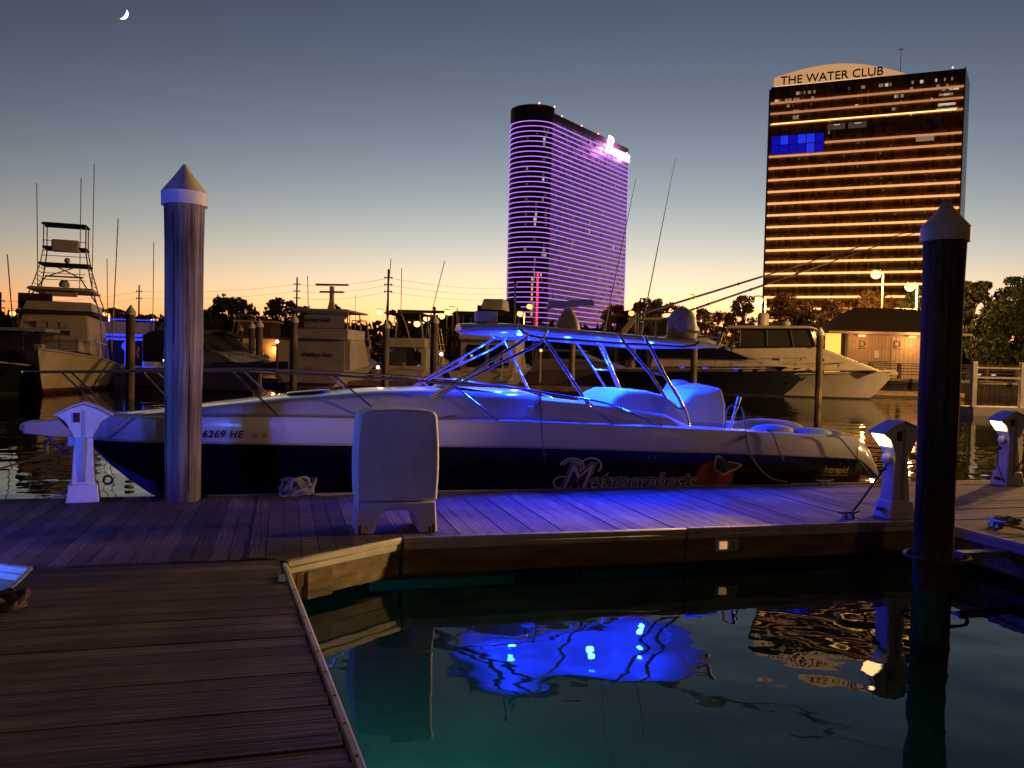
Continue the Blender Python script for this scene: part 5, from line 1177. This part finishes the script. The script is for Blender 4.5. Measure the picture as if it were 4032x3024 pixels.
# ------------------------------------------------------------------ trees
def leaves(mb_, c, rx, ry, rz, n_, s, rnd):
    c = Vector(c)
    for _ in range(n_):
        d = Vector((rnd.gauss(0, 1), rnd.gauss(0, 1), rnd.gauss(0, 1))).normalized(); q = rnd.random() ** .35
        p = c + Vector((d.x * rx * q, d.y * ry * q, d.z * rz * q))
        a_ = Vector((rnd.gauss(0, 1), rnd.gauss(0, 1), rnd.gauss(0, .7))).normalized(); b_ = a_.orthogonal().normalized(); b_.rotate(Matrix.Rotation(rnd.random() * 6.28, 3, a_)); k = s * rnd.uniform(.6, 1.3)
        e = a_.cross(b_); mb_.add([p - b_ * k - e * k * .45, p + b_ * k * .2 - e * k * .55, p + b_ * k, p + e * k * .5], [(0, 1, 2, 3)])
def tree(label, px, py, wpx, Y, n_cl, per, s, m='leaf', crown_low=.30, seed=0, group='trees on the far shore'):
    rnd = random.Random(seed * 7 + px); p = at(px, py, Y); H_ = p.z - 1.15; Wd = wpx * Y / FPX
    t = thing('tree', label, 'tree', (p.x, p.y, 1.15), 0, group)
    tk = MB(); tk.tube([(0, 0, 0), (.1, 0, H_ * .3), (rnd.uniform(-.4, .4), 0, H_ * .6), (0, 0, H_ * .88)], [H_ * .03, H_ * .022, H_ * .014, .03], 7)
    cm = MB()
    for k in range(n_cl):
        an_ = rnd.random() * 6.28; zz = lerp(crown_low, .93, rnd.random() ** .8); prof = math.sin(math.pi * min(1, max(.08, (zz - crown_low + .12) / (1.12 - crown_low)))) ** .6
        r_ = Wd / 2 * prof * rnd.uniform(.45, .92); c = (r_ * math.cos(an_), r_ * math.sin(an_) * .8, H_ * zz); q = Wd * rnd.uniform(.08, .17)
        leaves(cm, c, q, q, q * .6, int(per * 2.2), s * .66, rnd)
        if k % 2 == 0: tk.tube([(0, 0, H_ * max(.18, zz - .28)), (c[0] * .5, c[1] * .5, H_ * (zz - .10)), c], [H_ * .010, H_ * .006, .02], 5)
    tk.build('trunk', 'bark', t); cm.build('crown', m, t)
TR = [('broad spreading tree right of the tall grey piling', 905, 1165, 240, 135, 46, 46, .5, 'leaf'), ('dark rounded tree right of the broad spreading one', 1130, 1170, 220, 140, 42, 46, .5, 'leaf'), ('bushy tree below the lamp left of the tall utility pole', 1245, 1205, 200, 150, 34, 40, .5, 'leaf'),
      ('spiky tree left of the tall utility pole', 1335, 1190, 130, 150, 22, 40, .45, 'leaf'), ('dark tree behind the piling beside the lookout tower', 440, 1205, 150, 125, 30, 40, .45, 'leaf'), ('small tree at the left edge of the shore', 110, 1222, 170, 130, 26, 40, .45, 'leaf'), ('low tree just left of the tall grey piling', 595, 1235, 150, 130, 26, 40, .45, 'leaf'),
      ('low tree under the small antenna by the parking garage', 1560, 1212, 120, 160, 20, 36, .45, 'leaf'), ('reddish tree at the right foot of the violet tower', 2430, 1175, 130, 125, 30, 46, .4, 'leaf_autumn'), ('autumn tree beside the whip aerials', 2560, 1165, 190, 120, 42, 46, .4, 'leaf_autumn'),
      ('thin autumn tree left of the gold tower', 2930, 1150, 150, 115, 26, 36, .36, 'leaf_autumn'), ('autumn tree before the lower ledges of the gold tower', 3120, 1150, 230, 112, 44, 46, .40, 'leaf_autumn'), ('autumn tree left of the high lamp before the gold tower', 3290, 1165, 180, 108, 34, 42, .36, 'leaf_autumn'),
      ('autumn tree behind the upper outrigger pole', 2665, 1188, 150, 118, 28, 42, .4, 'leaf_autumn'), ('low autumn tree behind the dark hulled yacht', 2775, 1205, 170, 120, 30, 42, .4, 'leaf_autumn'), ('dim autumn tree under the outrigger poles', 2860, 1215, 140, 122, 24, 40, .4, 'leaf_autumn'), ('low tree between the violet tower and the aerials', 2500, 1215, 150, 126, 24, 40, .4, 'leaf_autumn'),
      ('dark tree over the hip roof', 3440, 1130, 230, 112, 44, 46, .38, 'leaf_autumn'), ('tree behind the banner lamp', 3620, 1120, 190, 106, 34, 46, .38, 'leaf'), ('big green tree just right of the dark capped piling', 3830, 1082, 260, 96, 70, 60, .36, 'leaf'), ('big green tree at the picture edge', 4030, 1072, 300, 92, 80, 60, .36, 'leaf'), ('low green tree behind the parked cars', 3950, 1190, 260, 88, 60, 56, .34, 'leaf')]
for k, (lab, px, py, wp, Y, nc, per, s, m_) in enumerate(TR):
    tree(lab, px, py, wp, Y, nc, per, s, m_, .22 if Y < 100 else .3, k)
rnd = random.Random(11); cm = MB()
for k in range(900):
    x = rnd.uniform(-150, 190); q = rnd.uniform(2.2, 3.8)
    leaves(cm, (x, rnd.uniform(205, 225), 1.0 + rnd.random() * 9.2), q * 1.5, q * .6, q * .8, 30, 1.0, rnd)
for k in range(420):
    x = rnd.uniform(-110, 62); Y = rnd.uniform(150, 185) if x < 20 else rnd.uniform(116, 150); q = rnd.uniform(1.2, 2.8)
    leaves(cm, (x, Y, 1.15 + rnd.random() ** 1.3 * (6.2 if x < 20 else 4.6)), q * 1.3, q, q * .8, 34, .55, rnd)
tag(cm.build('far_treeline', 'leaf'), 'low dark belt of shrubs and trees along the far shore', 'treeline', kind='stuff')
cm = MB()
for k in range(120):
    q = rnd.uniform(.6, 1.3); leaves(cm, (rnd.uniform(46, 75), rnd.uniform(82, 90), 1.15 + rnd.random() * 4.5), q * 1.3, q, q, 60, .2, rnd)
tag(cm.build('shrubs', 'leaf'), 'dark shrubs behind the railing at the edge of the picture', 'shrubbery', kind='stuff')

# ------------------------------------------------------------------ the neighbouring boat out of frame and lights under the water
nb = thing('neighbour_boat', 'white open boat with blue deck lights in the slip beside the walkway', 'boat', dock(-4.9, 6.5), TH + R(-90), 'boats moored in the near slips')
F = hull(nb, 8.5, 2.5, 1.2, .9, 'gelcoat', 'black_boot', .9)
sup(nb, 'console', 'gelcoat', [(2.4, .8), (4.6, .9), (4.2, 1.7), (2.6, 1.75)], .6, .5)
pipes(nb, [[(2.0, s * .7, .9), (2.1, s * .8, 2.3)] for s in (-1, 1)] + [[(4.2, s * .7, .9), (4.0, s * .8, 2.3)] for s in (-1, 1)], .03, 'chrome', 'top_post')
MB().box(1.2, 4.6, -1.0, 1.0, 2.3, 2.38).build('hardtop', 'gelcoat', nb, bevel=.03)
MB().box(1.16, 1.2, .3, .6, 2.28, 2.36).build('spreader_light', 'blue_led', nb)
MB().box(.30, .42, 1.14, 1.24, 1.0, 1.10).build('spreader_light', 'blue_led', nb)
sp = lamp('blue_light', (.30, 1.30, 1.05), (.06, .07, 1.0), 400, nb, .14, 'SPOT', None, R(98))
sp.rotation_euler = Vector((-3.6, 2.4, .5)).to_track_quat('-Z', 'Y').to_euler()
MB().box(-.04, 0, .45, .75, .26, .34).build('transom_light', 'blue_led', nb); lamp('blue_light', (-.12, .95, .28), (.02, .20, 1.0), 170, nb, .05)
uw = dthing('underwater_light', 'green underwater light glowing below the walkway edge', 'underwater light', 0.17, 4.7, -0.55)
MB().lathe([(.09, 0), (.10, .03), (.06, .06)], 14).build('housing', 'galvanised', uw, smooth=True); MB().lathe([(.075, .062), (.02, .07)], 14).build('lens', 'lamp_white', uw)
lamp('green_light', (.40, -.25, -.15), (.03, .78, .95), 330, uw, .1)

# ------------------------------------------------------------------ moon
mc = at(484, 55, 3000); mo = thing('moon', 'thin bright crescent moon high above the lookout tower', 'moon', mc, 0)
MRAD = 3000 / FPX * 21.5; wv = Vector((.80, 0, -.60)); ux = wv.normalized(); uy = Vector((-ux.z, 0, ux.x)); toc = (CAM - mc).normalized()
L0, L1 = [], []
for k in range(25):
    an_ = lerp(-math.pi / 2 + .02, math.pi / 2 - .02, k / 24); L0.append((ux * math.cos(an_) + uy * math.sin(an_)) * MRAD); L1.append((ux * math.cos(an_) * .38 + uy * math.sin(an_) + toc * math.cos(an_) * .9) * MRAD)
vv = [p for q in zip(L0, L1) for p in q]
MB().add(vv, [(2 * k, 2 * k + 1, 2 * k + 3, 2 * k + 2) for k in range(24)]).build('lit_limb', 'moon_glow', mo)
